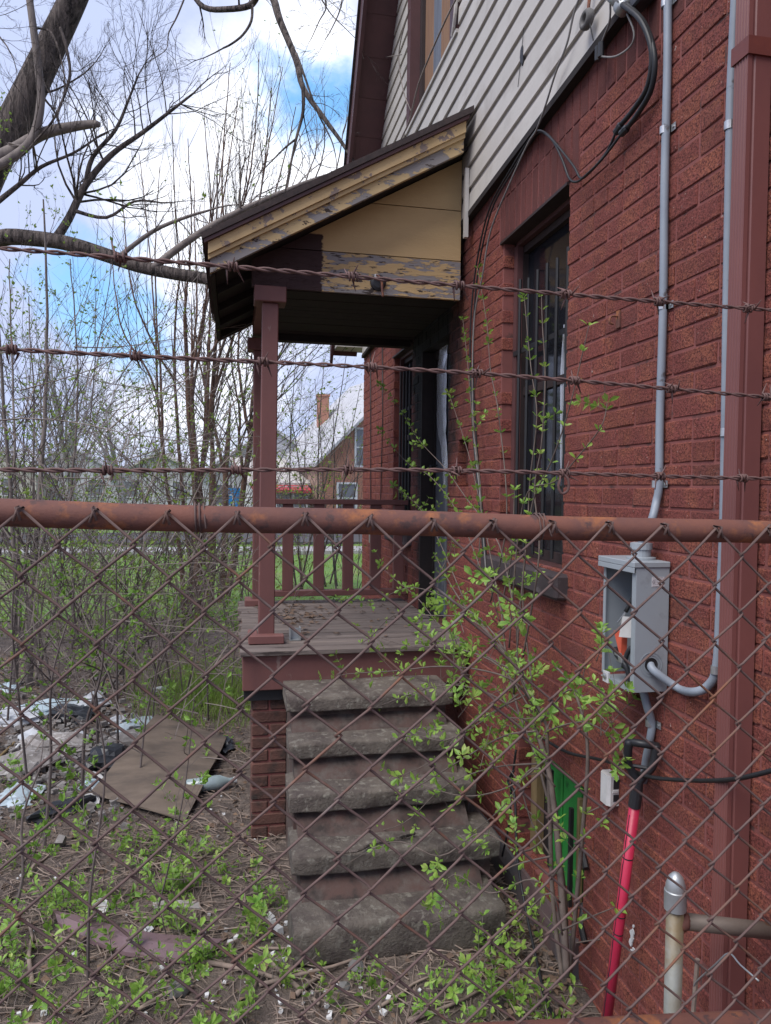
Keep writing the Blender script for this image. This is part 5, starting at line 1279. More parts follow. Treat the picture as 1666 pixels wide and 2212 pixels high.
# --- the leafing shrub at the wall, in front of the steps
random.seed(301)
vb = Vector((1.185, 2.56, 0))
vs = thing('honeysuckle', 'leafing shrub with long thin stems climbing past the green basement window', 'shrub', vb)
ms = MB(); lv2 = []
def vine(px, Xs, r0, r1, step=.07, side=.0, sublev=0, sz=1.0):
    pts = [at(x, y, X=Xs) if not isinstance(Xs, tuple) else at(x, y, X=Xs[0] + (Xs[1] - Xs[0]) * i / (len(px) - 1)) for i, (x, y) in enumerate(px)]
    return vine3(pts, r0, r1, step, side, sz)
def vine3(pts, r0, r1, step=.07, side=.0, sz=1.0):
    P = smoothpath(pts, 5); n = len(P); ms.tube(P, [r0 + (r1 - r0) * i / (n - 1) for i in range(n)], 6, True)
    acc = 0
    for i in range(1, n):
        acc += (P[i] - P[i-1]).length
        if acc > step * rnd(.7, 1.3):
            acc = 0; d = (P[i] - P[i-1]).normalized()
            if random.random() < .85: lv2.append((P[i], d, sz))
            if random.random() < side:
                sv = rvec() + UPV * .3; sv = (sv - d * sv.dot(d)).normalized(); L = rnd(.06, .22); q = P[i]; dd = (d * .5 + sv).normalized(); prev = q
                pp = [q]
                for k in range(3):
                    dd = (dd + rvec() * .2 + UPV * .05).normalized(); prev = prev + dd * L / 3; pp.append(prev)
                    if random.random() < .8: lv2.append((prev, dd, sz))
                ms.tube(pp, [r1 * .8, r1 * .7, r1 * .6, r1 * .5], 4, False)
    lv2.append((P[-1], (P[-1] - P[-2]).normalized(), sz * 1.15)); return P
g = [(1225, 2110), (1218, 2000)]
vine([(1225, 2110), (1212, 1900), (1198, 1750), (1180, 1640), (1150, 1560)], 1.18, .014, .009, 9)
vine([(1215, 2110), (1195, 1950), (1188, 1760), (1182, 1600), (1178, 1560), (1130, 1470), (1050, 1360), (990, 1290), (940, 1200)], (1.19, 1.22), .010, .004, .09, .5)
vine([(1230, 2110), (1250, 1900), (1262, 1760), (1270, 1640), (1262, 1560), (1235, 1480), (1200, 1440)], 1.22, .009, .004, .08, .3)
vine([(1222, 2110), (1222, 1950), (1200, 1800), (1160, 1640), (1110, 1500), (1085, 1330), (1105, 1200), (1112, 1060)], (1.2, 1.25), .008, .003, .10, .3)
# climbing stems in front of the window
vine([(1150, 1480), (1130, 1300), (1140, 1150), (1145, 1040), (1160, 900), (1148, 800), (1138, 700), (1133, 640)], (1.16, 1.24), .004, .0016, .055, .1, 0, .9)
vine([(1130, 1420), (1165, 1200), (1155, 1060), (1170, 960), (1178, 820), (1172, 700), (1170, 640)], (1.16, 1.24), .004, .0016, .065, .05, 0, .9)
vine([(1110, 1500), (1130, 1250), (1150, 1090), (1190, 1000), (1225, 900), (1255, 780), (1272, 705)], (1.1, 1.2), .004, .0014, .07, .05)
vine([(1100, 1400), (1130, 1090), (1200, 1040), (1255, 980), (1300, 920), (1312, 870)], (1.1, 1.2), .0035, .0014, .075, .05)
vine([(1060, 1300), (1095, 1120), (1078, 900), (1060, 800), (1052, 700), (1032, 580)], (1.14, 1.26), .0035, .0014, .055, .1)
vine([(1030, 1250), (1040, 1080), (1020, 900), (1010, 780), (1000, 690)], (1.14, 1.26), .003, .0014, .055, .1)
vine([(1120, 1380), (1080, 1180), (1010, 1080), (960, 1010), (905, 950), (862, 880), (818, 830)], (1.08, 1.1), .003, .0012, .065, .05)
vine([(1090, 1360), (1050, 1150), (1020, 1010), (1000, 940), (970, 850)], (1.08, 1.12), .003, .0012, .06, .05)
vine([(1050, 1260), (990, 1110), (930, 1030), (880, 1000), (820, 930)], (1.06, 1.1), .003, .0012, .06, .05)
vine([(1000, 1290), (940, 1150), (900, 1090), (850, 1050)], (1.05, 1.08), .003, .0012, .05, .2)
# stems spreading over the steps
for pth_, Xs in [([(1120, 1500), (1040, 1560), (960, 1600), (880, 1590), (790, 1640), (720, 1690)], (1.1, .6)), ([(1100, 1420), (1020, 1340), (930, 1330), (850, 1330), (780, 1390), (690, 1400)], (1.1, .6)), ([(1160, 1650), (1060, 1660), (960, 1700), (870, 1780), (780, 1800)], (1.12, .6)), ([(1190, 1850), (1090, 1880), (1010, 1960), (930, 2000)], (1.12, .75)), ([(1140, 1560), (1060, 1500), (960, 1480), (860, 1510), (760, 1550), (660, 1590)], (1.12, .55)), ([(1150, 1540), (1080, 1440), (980, 1400), (880, 1395), (800, 1370), (730, 1340)], (1.12, .7)),
                 ([(1160, 1580), (1090, 1590), (1000, 1640), (900, 1700), (800, 1740), (700, 1800), (640, 1870)], (1.12, .45)), ([(1190, 1800), (1130, 1840), (1040, 1800), (950, 1850), (840, 1820), (700, 1900)], (1.12, .42)),
                 ([(1150, 1520), (1100, 1420), (1040, 1340), (960, 1290), (880, 1270), (800, 1300), (720, 1290)], (1.12, .75)), ([(1210, 1950), (1150, 1900), (1060, 1930), (980, 1890), (930, 1960)], (1.12, .7)),
                 ([(1165, 1550), (1120, 1480), (1050, 1450), (950, 1440), (850, 1450), (720, 1460), (600, 1480), (530, 1470)], (1.1, .35)), ([(1110, 1450), (1020, 1400), (950, 1350), (900, 1290), (850, 1250), (820, 1220)], (1.1, .85)),
                 ([(1140, 1500), (1080, 1530), (1000, 1580), (940, 1640), (860, 1680)], (1.12, .7)), ([(1180, 1640), (1100, 1700), (1000, 1720), (900, 1690)], (1.12, .75)),
                 ([(1170, 1560), (1230, 1490), (1290, 1540), (1340, 1590)], (1.15, 1.15)), ([(1180, 1580), (1260, 1560), (1330, 1600), (1350, 1640)], (1.16, 1.18)),
                 ([(1190, 1900), (1250, 1820), (1300, 1780)], (1.15, 1.2)), ([(1190, 1850), (1150, 1780), (1120, 1690), (1080, 1640)], (1.14, 1.0)), ([(1215, 2010), (1280, 1980), (1330, 1960)], (1.14, 1.2)), ([(1215, 2020), (1190, 1930), (1120, 1990), (1060, 2040), (1020, 2100)], (1.1, .85)), ([(1200, 1700), (1150, 1660), (1090, 1740), (1020, 1800)], (1.12, .9))]:
    vine(pth_, Xs, .0038, .0013, .08, .26)
for i in range(18):       # dense leafy knot
    cx_, cy_ = rnd(1030, 1320), rnd(1420, 1630); X_ = rnd(.98, 1.2)
    if cx_ > 1250: X_ = rnd(1.1, 1.2)
    p0 = at(cx_, cy_, X=X_); d = (rvec() + UPV * .4).normalized(); vine3([p0, p0 + d * .07, p0 + d * .13 + rvec() * .03], .0018, .001, .032, .3)
for i in range(20):
    cx_, cy_ = rnd(930, 1150), rnd(1330, 1620); p0 = at(cx_, cy_, X=rnd(.75, 1.0)); d = (rvec() + UPV * .3).normalized(); vine3([p0, p0 + d * .08, p0 + d * .15 + rvec() * .03], .0016, .001, .038, .3)
ms.build('stems', 'vine_stem', vs, smooth=True, kind='stuff')
ml = MB()
def whorl(mb, p, d, sz):
    n = random.randint(3, 6); u = d.orthogonal().normalized(); w = d.cross(u)
    for k in range(n):
        a = k * 2.4 + rnd(-.3, .3); dd = (d * rnd(.25, .8) + (u * math.cos(a) + w * math.sin(a)) + UPV * .25).normalized(); s = .030 * sz * rnd(.4, 1.3)
        mb.leafhi(p + dd * .004, dd, (d + rvec() * .35).normalized(), s, s * .25)
for (p, d, sz) in lv2: whorl(ml, p, d, sz)
ml.build('leaves', 'leaf_bright', vs, kind='stuff')

# --- young shoots standing on the ground (five kinds of sprig, copied)
random.seed(302)
protos = []
for k in range(6):
    st, lf = MB(), MB()
    for s in range(random.randint(1, 3)):
        d = (UPV * .8 + rvec() * 1.0); d.z = abs(d.z) * .7 + .15; d.normalize(); L = rnd(.06, .26); p = Vector((rnd(-.02, .02), rnd(-.02, .02), -.01)); pts = [p]
        for i in range(5):
            d = (d + rvec() * .15).normalized(); p = p + d * L / 5; pts.append(p)
            if i > 0: whorl(lf, p, d, rnd(.8, 1.25))
        st.tube(pts, [.0022, .002, .0018, .0016, .0014, .001], 4, False)
    protos.append((st.build('stem', 'twig_grey', None), lf.build('leaves', 'leaf_bright', None)))
spots = []
for i in range(140): spots.append((rnd(0, 620), rnd(1820, 2230) if random.random() < .75 else rnd(1560, 1850)))
for i in range(10): spots.append((rnd(560, 1080), rnd(2090, 2260)))
for i in range(16): spots.append((rnd(1010, 1220), rnd(1980, 2220)))
for i in range(40): spots.append((rnd(0, 560), rnd(1350, 1540)))
first = {}
def shoot_label(p):
    marks = [('beside the vinyl strip', at(290, 2040, Z=0)), ('in front of the plywood sheet', at(330, 1810, Z=0)), ('before the lowest stone step', at(760, 2130, Z=0)), ('under the shrub by the wall', at(1120, 2080, Z=0)), ('near the rubbish heap', at(100, 1700, Z=0)), ('beside the porch pier', at(560, 1830, Z=0)),
             ('on the thicket floor', at(300, 1430, Z=0)), ('between the vinyl strip and the steps', at(540, 2020, Z=0)), ('on bare soil before the flattened black bag', at(90, 1860, Z=0)), ('close to the concrete lump', at(390, 2150, Z=0))]
    n_ = min(marks, key=lambda q: (q[1] - p).length)[0]
    return 'young green leafy shoot sprouting ' + n_, 'young shoots ' + n_
for i, (x, y) in enumerate(spots):
    p = at(x, y, Z=0)
    if p.y < 1.1: continue
    if .2 < p.x < 1.15 and p.y > 2.8: continue
    p.z = ground_z(p.x, p.y); k = random.randrange(6)
    e = thing('green_shoot', *shoot_label(p)[:1], 'seedling', p, shoot_label(p)[1]); e.rotation_euler = (0, 0, rnd(0, 6.28)); sc = rnd(.6, 1.2); e.scale = (sc, sc, sc)
    for src in protos[k]:
        if (k, src.name) not in first: first[(k, src.name)] = 1; c = src
        else: c = src.copy(); col.objects.link(c)
        c.parent = e; c['kind'] = 'stuff' if src.name.startswith('leaves') else 'part'
        if c['kind'] == 'part': del c['kind']
for pr_ in protos:
    for o in pr_:
        if o.parent is None: bpy.data.objects.remove(o)
# --- grass tuft by the porch
random.seed(303); m = MB()
def blade(m, p, h, w):
    d = Vector((rnd(-.5, .5), rnd(-.5, .5), 1)).normalized(); s = d.cross(rvec()).normalized() * w; b = Vector((rnd(-.5, .5), rnd(-.5, .5), 0)) * h * .7
    m.add([p - s, p + s, p + d * h * .55 + s * .8 + b * .3, p + d * h * .55 - s * .8 + b * .3, p + d * h * .9 + b], [(0, 1, 2, 3), (3, 2, 4)])
for i in range(2600):
    if random.random() < .75: x, y = random.gauss(460, 55), random.gauss(1500, 30)
    else: x, y = rnd(270, 560), rnd(1440, 1580)
    p = at(x, y, Z=0)
    if p.x > .05 and p.y < 5.7: continue
    p.z = ground_z(p.x, p.y) - .01; blade(m, p, rnd(.07, .2), rnd(.002, .004))
o = m.build('grass_tuft', 'grass', kind='stuff'); o['label'] = 'tuft of fresh green grass beside the brick porch pier'; o['category'] = 'grass'
m = MB()
for i in range(16000):
    yb = 9.6 + 15 * random.random() ** 1.5; p = Vector((rnd(-11, 5), yb, .03)); blade(m, p, rnd(.05, .12), rnd(.006, .012))
o = m.build('lawn_grass', 'grass', kind='stuff'); o['label'] = 'short green grass on the lawn beyond the thicket'; o['category'] = 'grass'

# ------------------------------------------------------------------ litter on the ground
random.seed(401)
def gp(x, y, up=0.0):
    p = at(x, y, Z=0); p.z = ground_z(p.x, p.y) + up; return p
mtw = MB()
for i in range(8200):
    if i < 4200: p = Vector((rnd(-2.2, 1.25), rnd(1.9, 4.2), 0))
    else: p = Vector((rnd(-4.8, .2), rnd(4.0, 8.5), 0))
    if .24 < p.x < 1.14 and p.y > 2.85: continue
    p.z = ground_z(p.x, p.y) + rnd(-.002, .016); a = rnd(0, 6.28); L = rnd(.04, .22); r = rnd(.0012, .0034); d = Vector((math.cos(a), math.sin(a), rnd(-.1, .12)))
    q = p + d * L * .5 + Vector((rnd(-.02, .02), rnd(-.02, .02), rnd(0, .012)))
    mtw.tube([p, q, p + d * L], [r, r, r * .6], 4, False)
o = mtw.build('twig_litter', 'stick', kind='stuff'); o['label'] = 'scattered dead twigs covering the soil'; o['category'] = 'twigs'
mdl = MB()
for i in range(6500):
    if i < 1500: p = Vector((rnd(-2.0, 1.28), rnd(1.9, 4.2), 0))
    elif i < 2100: p = Vector((rnd(.95, 1.27), rnd(1.9, 3.3), 0))
    else: p = Vector((rnd(-4.8, .2), rnd(4.0, 9.0), 0))
    if .24 < p.x < 1.12 and p.y > 2.85: continue
    p.z = ground_z(p.x, p.y) + rnd(0, .012); d = Vector((rnd(-1, 1), rnd(-1, 1), rnd(-.3, .4))); L = rnd(.015, .045); mdl.leaf(p, d, (UPV + rvec() * .8).normalized(), L, L * .35)
o = mdl.build('dead_leaves', 'dead_leaf', kind='stuff'); o['label'] = 'brown dead leaves strewn over the soil'; o['category'] = 'leaves'
mch = MB()
def chunk(mb, p, s, mi=0):
    V = [(x * s * rnd(.6, 1.1), y * s * rnd(.6, 1.1), z * s * rnd(.4, .8)) for x in (-1, 1) for y in (-1, 1) for z in (-1, 1)]
    mm = Matrix.Rotation(rnd(0, 6), 3, 'Z') @ Matrix.Rotation(rnd(-.5, .5), 3, 'X')
    mb.add([tuple(p + mm @ Vector(v)) for v in V], [(0,1,3,2),(4,6,7,5),(0,4,5,1),(2,3,7,6),(0,2,6,4),(1,5,7,3)], mi)
for i in range(110):
    x, y = (random.gauss(640, 120), rnd(1990, 2200)) if i < 80 else (rnd(20, 600), rnd(1700, 2200))
    p = gp(x, y, .006); chunk(mch, p, rnd(.004, .012))
o = mch.build('foam_crumbs', 'foam', kind='stuff'); o['label'] = 'white crumbs of foam scattered near the lowest step'; o['category'] = 'foam'
# loose bigger sticks
GT = 'loose sticks lying on the soil'
for (x0, y0, x1, y1, r, m_) in [(70, 2130, 60, 1995, .010, 'stick'), (560, 2055, 735, 2062, .006, 'stick'), (400, 2085, 610, 2130, .012, 'stick'), (560, 2140, 780, 2080, .009, 'stick'), (640, 2160, 700, 2100, .01, 'stick'), (590, 2090, 690, 2180, .012, 'stick'), (0, 2050, 90, 1950, .006, 'stick'), (330, 2130, 600, 2020, .005, 'stick'), (300, 2190, 420, 2140, .008, 'stick'), (820, 2180, 930, 2120, .007, 'stick'), (880, 2210, 1040, 2150, .008, 'stick'), (60, 1900, 110, 1850, .008, 'stick'), (320, 1870, 490, 1850, .006, 'stick'), (250, 1340, 420, 1420, .02, 'bark_pale'), (450, 1430, 560, 1370, .012, 'stick'), (100, 1560, 260, 1520, .008, 'stick'), (0, 1640, 60, 1580, .012, 'old_wood'), (0, 1665, 80, 1570, .012, 'foam')]:
    a, b = gp(x0, y0, r + .004), gp(x1, y1, r + .006); m = MB()
    P = smoothpath([a, a.lerp(b, .35) + rvec() * .012 + UPV * .006, a.lerp(b, .7) + rvec() * .012, b], 3); m.tube(P, [r * (1 - .4 * i / (len(P)-1)) for i in range(len(P))], 7)
    lab = {'stick': 'weathered brown stick lying loose among the ground litter', 'bark_pale': 'pale fallen branch lying across the thicket floor', 'old_wood': 'yellowed splintered wood strip by the rubbish heap', 'foam': 'long white plastic strip lying by the rubbish heap'}[m_]
    o = tag(rebase(m.build('stick', m_, smooth=True)), lab, 'stick'); 
    if m_ == 'stick':
        nb_ = min([('near the steps', (690, 2110)), ('by the vinyl strip', (250, 2090)), ('on the thicket floor', (400, 1420)), ('by the shrub at the wall', (960, 2170)), ('by the ash heap', (120, 1560)), ('before the plywood sheet', (400, 1850)), ('on the open soil by the saplings', (60, 1950))], key=lambda q: (x0 - q[1][0]) ** 2 + (y0 - q[1][1]) ** 2)[0]
        o['label'] = 'weathered brown stick lying loose ' + nb_; o['group'] = 'loose sticks ' + nb_
# brown sheet of plywood tilted on the rubbish
pc = [gp(335, 1592, .17), gp(490, 1612, .06), gp(398, 1782, .02), gp(195, 1728, .05)]
m = MB(); nrm = (pc[1] - pc[0]).cross(pc[2] - pc[0]).normalized(); nrm = nrm if nrm.z > 0 else -nrm
NG = 6; V = []
for s in (1, 0):
    for i in range(NG + 1):
        for j in range(NG + 1):
            u, v = i / NG, j / NG; p = pc[0].lerp(pc[1], u).lerp(pc[3].lerp(pc[2], u), v)
            if u in (0, 1) or v in (0, 1): p = p + Vector((rnd(-.006, .006), rnd(-.006, .006), 0))
            V.append(p + nrm * (.009 * s) + UPV * .012 * math.sin(u * 3) * math.sin(v * 3))
g_ = NG + 1; Fc = []
for s in (0, 1):
    for i in range(NG):
        for j in range(NG): Fc.append(tuple(s*g_*g_ + q for q in (i*g_ + j, (i+1)*g_ + j, (i+1)*g_ + j + 1, i*g_ + j + 1)))
rim = [i*g_ for i in range(g_)] + [NG*g_ + j for j in range(1, g_)] + [i*g_ + NG for i in range(NG - 1, -1, -1)] + [j for j in range(NG - 1, 0, -1)]
for a, b in zip(rim, rim[1:] + rim[:1]): Fc.append((a, b, b + g_*g_, a + g_*g_))
m.add(V, Fc); tag(rebase(fixnormals(m.build('plywood_sheet', 'plywood'))), 'weathered brown plywood sheet lying on the rubbish near the pier', 'board')
# brown vinyl strip near the fence
m = MB(); A = [(115, 1985), (170, 1998), (260, 2018), (340, 2035), (420, 2045), (482, 2050)]; B = [(125, 2005), (190, 2040), (270, 2065), (340, 2080), (410, 2090), (440, 2092)]
V = []
for (xa_, ya__), (xb_, yb__) in zip(A, B):
    a, b = gp(xa_, ya__, .035), gp(xb_, yb__, .022); c = a.lerp(b, .5) + UPV * .012
    V += [a, c, b, b - UPV * .012 + (b - a) * .03]
m.add(V + [v - UPV * .003 for v in V], [(i*4 + j, (i+1)*4 + j, (i+1)*4 + j + 1, i*4 + j + 1) for i in range(5) for j in range(3)] + [(24 + i*4 + j, 24 + i*4 + j + 1, 24 + (i+1)*4 + j + 1, 24 + (i+1)*4 + j) for i in range(5) for j in range(3)])
tag(rebase(m.build('vinyl_strip', 'vinyl')), 'bent purple brown vinyl strip lying on the soil', 'strip')
m = MB(); V = []
for x, y in ((330, 1955), (365, 1951), (405, 1955), (432, 1957)): V += [gp(x, y, .018), gp(x + 2, y + 13, .014)]
m.add(V + [v - UPV * .004 for v in V], [(i*2, i*2 + 2, i*2 + 3, i*2 + 1) for i in range(3)] + [(8 + i*2, 8 + i*2 + 1, 8 + i*2 + 3, 8 + i*2 + 2) for i in range(3)] + [(0, 1, 9, 8), (6, 14, 15, 7)] + [(i*2 + 1, i*2 + 3, 8 + i*2 + 3, 8 + i*2 + 1) for i in range(3)])
tag(rebase(m.build('wood_chip', 'ash')), 'pale flat splinter of board on the bare soil above the vinyl strip', 'board')
# crumpled bags and rags
def crumple(name, x, y, sx, sy, sz, mat, label, cat, seed, sub=3, fold=.45, group=None):
    import bmesh
    bm = bmesh.new(); bmesh.ops.create_icosphere(bm, subdivisions=sub, radius=1)
    for v in bm.verts:
        c = v.co.copy(); q = c * 1.6 + Vector((seed * 3.1, seed, 0))
        n_ = mnoise.noise(q) * fold + abs(mnoise.noise(q * 2.3)) * -fold + mnoise.noise(q * 5) * fold * .3
        c = c * (1 + n_); z = c.z * sz * .75; z = max(z, -sz * .25)
        v.co = Vector((c.x * sx, c.y * sy, z))
    me = bpy.data.meshes.new(name); bm.to_mesh(me); bm.free(); me.materials.append(MATS[mat])
    o = bpy.data.objects.new(name, me); col.objects.link(o); p = gp(x, y, sz * .22); o.location = p; o.rotation_euler = (0, 0, seed * 1.3)
    return tag(o, label, cat, group)
crumple('plastic_bag', 70, 1600, .14, .10, .08, 'bag_white', 'bright white plastic crumpled on the plaster lump', 'bag', 21, 2)
crumple('plastic_bag', 165, 1600, .10, .08, .06, 'bag_white', 'white plastic wad between the black bags', 'bag', 22, 2)
crumple('plastic_bag', 255, 1560, .10, .08, .05, 'bag_white', 'white scrap behind the big crumpled black bag', 'bag', 23, 2)
crumple('trash_bag', 232, 1650, .20, .17, .14, 'bag_black', 'black plastic rubbish bag crumpled beside the plywood sheet', 'bag', 1)
crumple('trash_bag', 150, 1553, .22, .14, .11, 'bag_black', 'black plastic bag half buried behind the pale ash heap', 'bag', 2)
crumple('trash_bag', 140, 1752, .22, .07, .07, 'bag_black', 'flattened black bag lying in front of the ash heap', 'bag', 3)
crumple('trash_bag', 470, 1610, .18, .12, .07, 'bag_black', 'torn black plastic under the back corner of the plywood', 'bag', 4)
crumple('plastic_bag', 105, 1540, .34, .16, .09, 'bag_blue', 'pale blue plastic bag spread over the rubbish heap', 'bag', 5)
crumple('plastic_bag', 200, 1530, .20, .12, .11, 'bag_white', 'white plastic bag heaped behind the black bag', 'bag', 6)
crumple('plastic_bag', 30, 1560, .26, .16, .10, 'bag_white', 'grey white plastic sheet at the far side of the heap', 'bag', 7)
crumple('plastic_bag', 290, 1575, .22, .10, .07, 'bag_blue', 'bluish white wrapping behind the plywood sheet', 'bag', 8)
crumple('plastic_bag', 20, 1490, .16, .08, .06, 'bag_blue', 'small pale blue bag lying behind the heap by the saplings', 'bag', 9)
crumple('plastic_bag', 345, 1497, .07, .05, .05, 'bag_white', 'small white scrap of plastic in front of the grass tuft', 'bag', 10, 2)
crumple('plastic_bag', 40, 1720, .20, .14, .05, 'bag_blue', 'translucent pale plastic sheet at the near side of the heap', 'bag', 11)
crumple('plastic_bag', 330, 1740, .09, .06, .04, 'bag_white', 'white scrap tucked under the near edge of the plywood', 'bag', 12, 2)
crumple('cloth_rag', 60, 1655, .26, .18, .10, 'ash', 'grey matted cloth in the middle of the rubbish heap', 'rag', 13)
crumple('cloth_rag', 110, 1615, .30, .22, .10, 'ash', 'pale dusty plaster lump on the rubbish heap', 'rag', 14)
crumple('cloth_rag', 295, 1597, .30, .14, .07, 'ash', 'flattened pale insulation behind the plywood', 'rag', 15)
crumple('cloth_rag', 460, 1628, .05, .035, .03, 'pink', 'small pink rag beside the corner of the plywood', 'rag', 16, 2)
crumple('snow_glass_bag', 205, 1700, .10, .06, .06, 'bag_blue', 'clear greyish plastic wrap against the plywood edge', 'bag', 17, 2)
bpy.data.objects['snow_glass_bag'].name = 'plastic_bag'
random.seed(402); mr = MB()
for i in range(700):
    p = gp(random.gauss(130, 110), random.gauss(1620, 65), rnd(.0, .04)); chunk(mr, p, rnd(.006, .030))
o = mr.build('rubble', 'ash', kind='stuff'); o['label'] = 'pale ashy rubble and plaster crumbs of the rubbish heap'; o['category'] = 'rubble'
GB = 'shards'
for (x, y, s, lab) in [(290, 1595, .05, ''), (585, 1995, .03, 'white broken foam piece by the lowest step'), (600, 2025, .026, 'crumbled white foam lump in front of the lowest step'), (320, 2012, .018, 'small white shell of foam above the vinyl strip'), (355, 2100, .02, 'white foam piece at the lower edge of the vinyl strip')][1:]:
    m = MB(); p = gp(x, y, s * .5)
    for k in range(3): chunk(m, p + rvec() * s * .4, s * rnd(.5, .9))
    tag(rebase(fixnormals(m.build('foam_piece', 'foam'))), lab, 'foam')
for (x, y, s, lab) in [(388, 2145, .055, 'grey concrete lump on the soil below the vinyl strip'), (770, 2095, .04, 'grey squarish stone chip in front of the steps'), (742, 2135, .03, 'pale stone chip lying nearer the fence'), (890, 1990 + 50, .022, 'small pebble at the front of the lowest step'), (205, 1978, .025, 'pale pebble beside the tip of the vinyl strip'), (440, 1820, .03, 'flat pale stone on the soil in front of the plywood')]:
    p = gp(x, y, s * .3); q = crumple('stone', x, y, s, s * .8, s * .8, 'stone', lab, 'stone', s * 100, 2, .3)
def bottle(x, y, r, L, ang, mat, label):
    m = MB(); p = gp(x, y, r + .004); ax = Vector((math.cos(ang), math.sin(ang), .04)).normalized()
    m.lathe([(0, 0), (r * .85, 0), (r, .01), (r, L * .62), (r * .95, L * .70), (r * .45, L * .85), (r * .36, L * .9), (r * .36, L), (0, L)], p - ax * L / 2, ax, 16)
    t = thing('bottle', label, 'bottle', p - Vector((0, 0, r))); m.build('body', mat, t, smooth=True)
    m = MB(); m.lathe([(0, L + .012), (r * .42, L + .012), (r * .42, L - .008), (r * .37, L - .008)], p - ax * L / 2, ax, 12); m.build('cap', 'white_plastic', t)
bottle(455, 1702, .045, .30, .12, 'bottle_glass', 'clear glass bottle lying between the plywood and the pier')
bottle(610, 1697, .03, .16, 1.2, 'tarp_blue', 'small dark blue bottle wedged beside the steps')
def cup(x, y, r, mat, label, tilt):
    p = gp(x, y, .012); m = MB(); ax = Vector((math.sin(tilt), -math.cos(tilt) * .4, .75)).normalized()
    m.lathe([(0, 0), (r * .6, 0), (r, .022), (r * 1.05, .022), (r * .62, .003), (0, .004)], p, ax, 18); tag(rebase(m.build('bowl', mat, smooth=True)), label, 'bowl')
cup(95 + 105, 1692, .07, 'white_plastic', 'off white foam bowl beside the flattened black bag', .4); cup(290, 1560, .06, 'white_plastic', 'white foam bowl standing on edge behind the sapling stem', 1.0); cup(195, 1734, .05, 'white_plastic', 'small white lid at the near side of the heap', .2); cup(480 * .45, 2010 - 40, .035, 'white_plastic', 'white plastic lid on the soil near the vinyl strip tip', .2)
# leaves and bark scraps on the deck
random.seed(403); m = MB()
for i in range(150):
    p = Vector((rnd(.28, 1.2), rnd(4.2, 5.5), DZ + .006)) if i < 60 else Vector((random.gauss(.42, .12), random.gauss(5.0, .25), DZ + .006)); d = Vector((rnd(-1, 1), rnd(-1, 1), rnd(0, .2))); L = rnd(.02, .06); m.leaf(p, d, UPV + rvec() * .5, L, L * .3)
o = m.build('deck_litter', 'dead_leaf', kind='stuff'); o['label'] = 'dead leaves and bark scraps lying on the porch deck'; o['category'] = 'leaves'
m = MB(); random.seed(404)
V = []
p = at(955, 1303, Z=DZ + .01)
m.add([(p.x - .1, p.y - .04, DZ + .008), (p.x + .1, p.y - .03, DZ + .008), (p.x + .11, p.y + .02, DZ + .02), (p.x - .09, p.y + .03, DZ + .016), (p.x - .1, p.y - .04, DZ + .004), (p.x + .1, p.y - .03, DZ + .004), (p.x + .11, p.y + .02, DZ + .012), (p.x - .09, p.y + .03, DZ + .01)], [(0,1,2,3),(7,6,5,4),(0,4,5,1),(1,5,6,2),(2,6,7,3),(3,7,4,0)])
tag(rebase(fixnormals(m.build('paint_flake', 'foam'))), 'pale peeled flake of board lying at the back of the deck', 'scrap')
m = MB(); P = smoothpath([(.42, 3.06, .352), (.52, 3.04, .362), (.60, 3.10, .358), (.72, 3.12, .362), (.80, 3.16, .358)], 4); m.tube(P, .006, 6); m.tube([P[9], P[9] + Vector((.06, -.02, .012)), P[9] + Vector((.12, .0, .008))], .003, 5)
tag(rebase(m.build('twig', 'bark', smooth=True)), 'crooked dark twig lying on the second step', 'twig')
# thin bare twig caught on the upper window
m = MB(); X_ = SX - .05
m.tube(smoothpath([at(1000, -30, X=X_), at(955, 60, X=X_), at(905, 180, X=X_), at(885, 260, X=X_), at(860, 320, X=X_), at(850, 400, X=X_)], 4), .006, 5); m.tube(smoothpath([at(888, 240, X=X_), at(870, 190, X=X_), at(862, 110, X=X_), at(885, 20, X=X_)], 4), .004, 5)
for a, b in (((860, 345), (828, 335)), ((868, 118), (830, 124)), ((852, 400), (810, 405))): m.tube([at(*a, X=X_), at(*b, X=X_)], .003, 4)
tag(rebase(m.build('dead_vine', 'bark_pale', smooth=True)), 'dead vine stem hanging across the siding and boarded upper window', 'vine')
# service wires on the far brick beyond the porch
for i, (x0, x1, lab) in enumerate(((800, 801, 'thin black wire down the brick near the far corner of the house'), (826, 822, 'thin black wire beside the far barred window'))):
    m = MB(); m.tube([at(x0, 745, X=WX - .012), at(x0 + 1, 900, X=WX - .012), at(x1, 1100, X=WX - .012), at(x1 - 2, 1270, X=WX - .012)], .005, 5); tag(rebase(m.build('wall_wire', 'cable', smooth=True)), lab, 'wire')
q = at(806, 1165, X=WX - .02); m = MB(); m.bbox((WX - .05, q.y - .06, q.z - .04), (WX - .004, q.y + .06, q.z + .06), .006); tag(rebase(m.build('junction_box', 'galv')), 'small grey junction box low on the far brick wall', 'box')

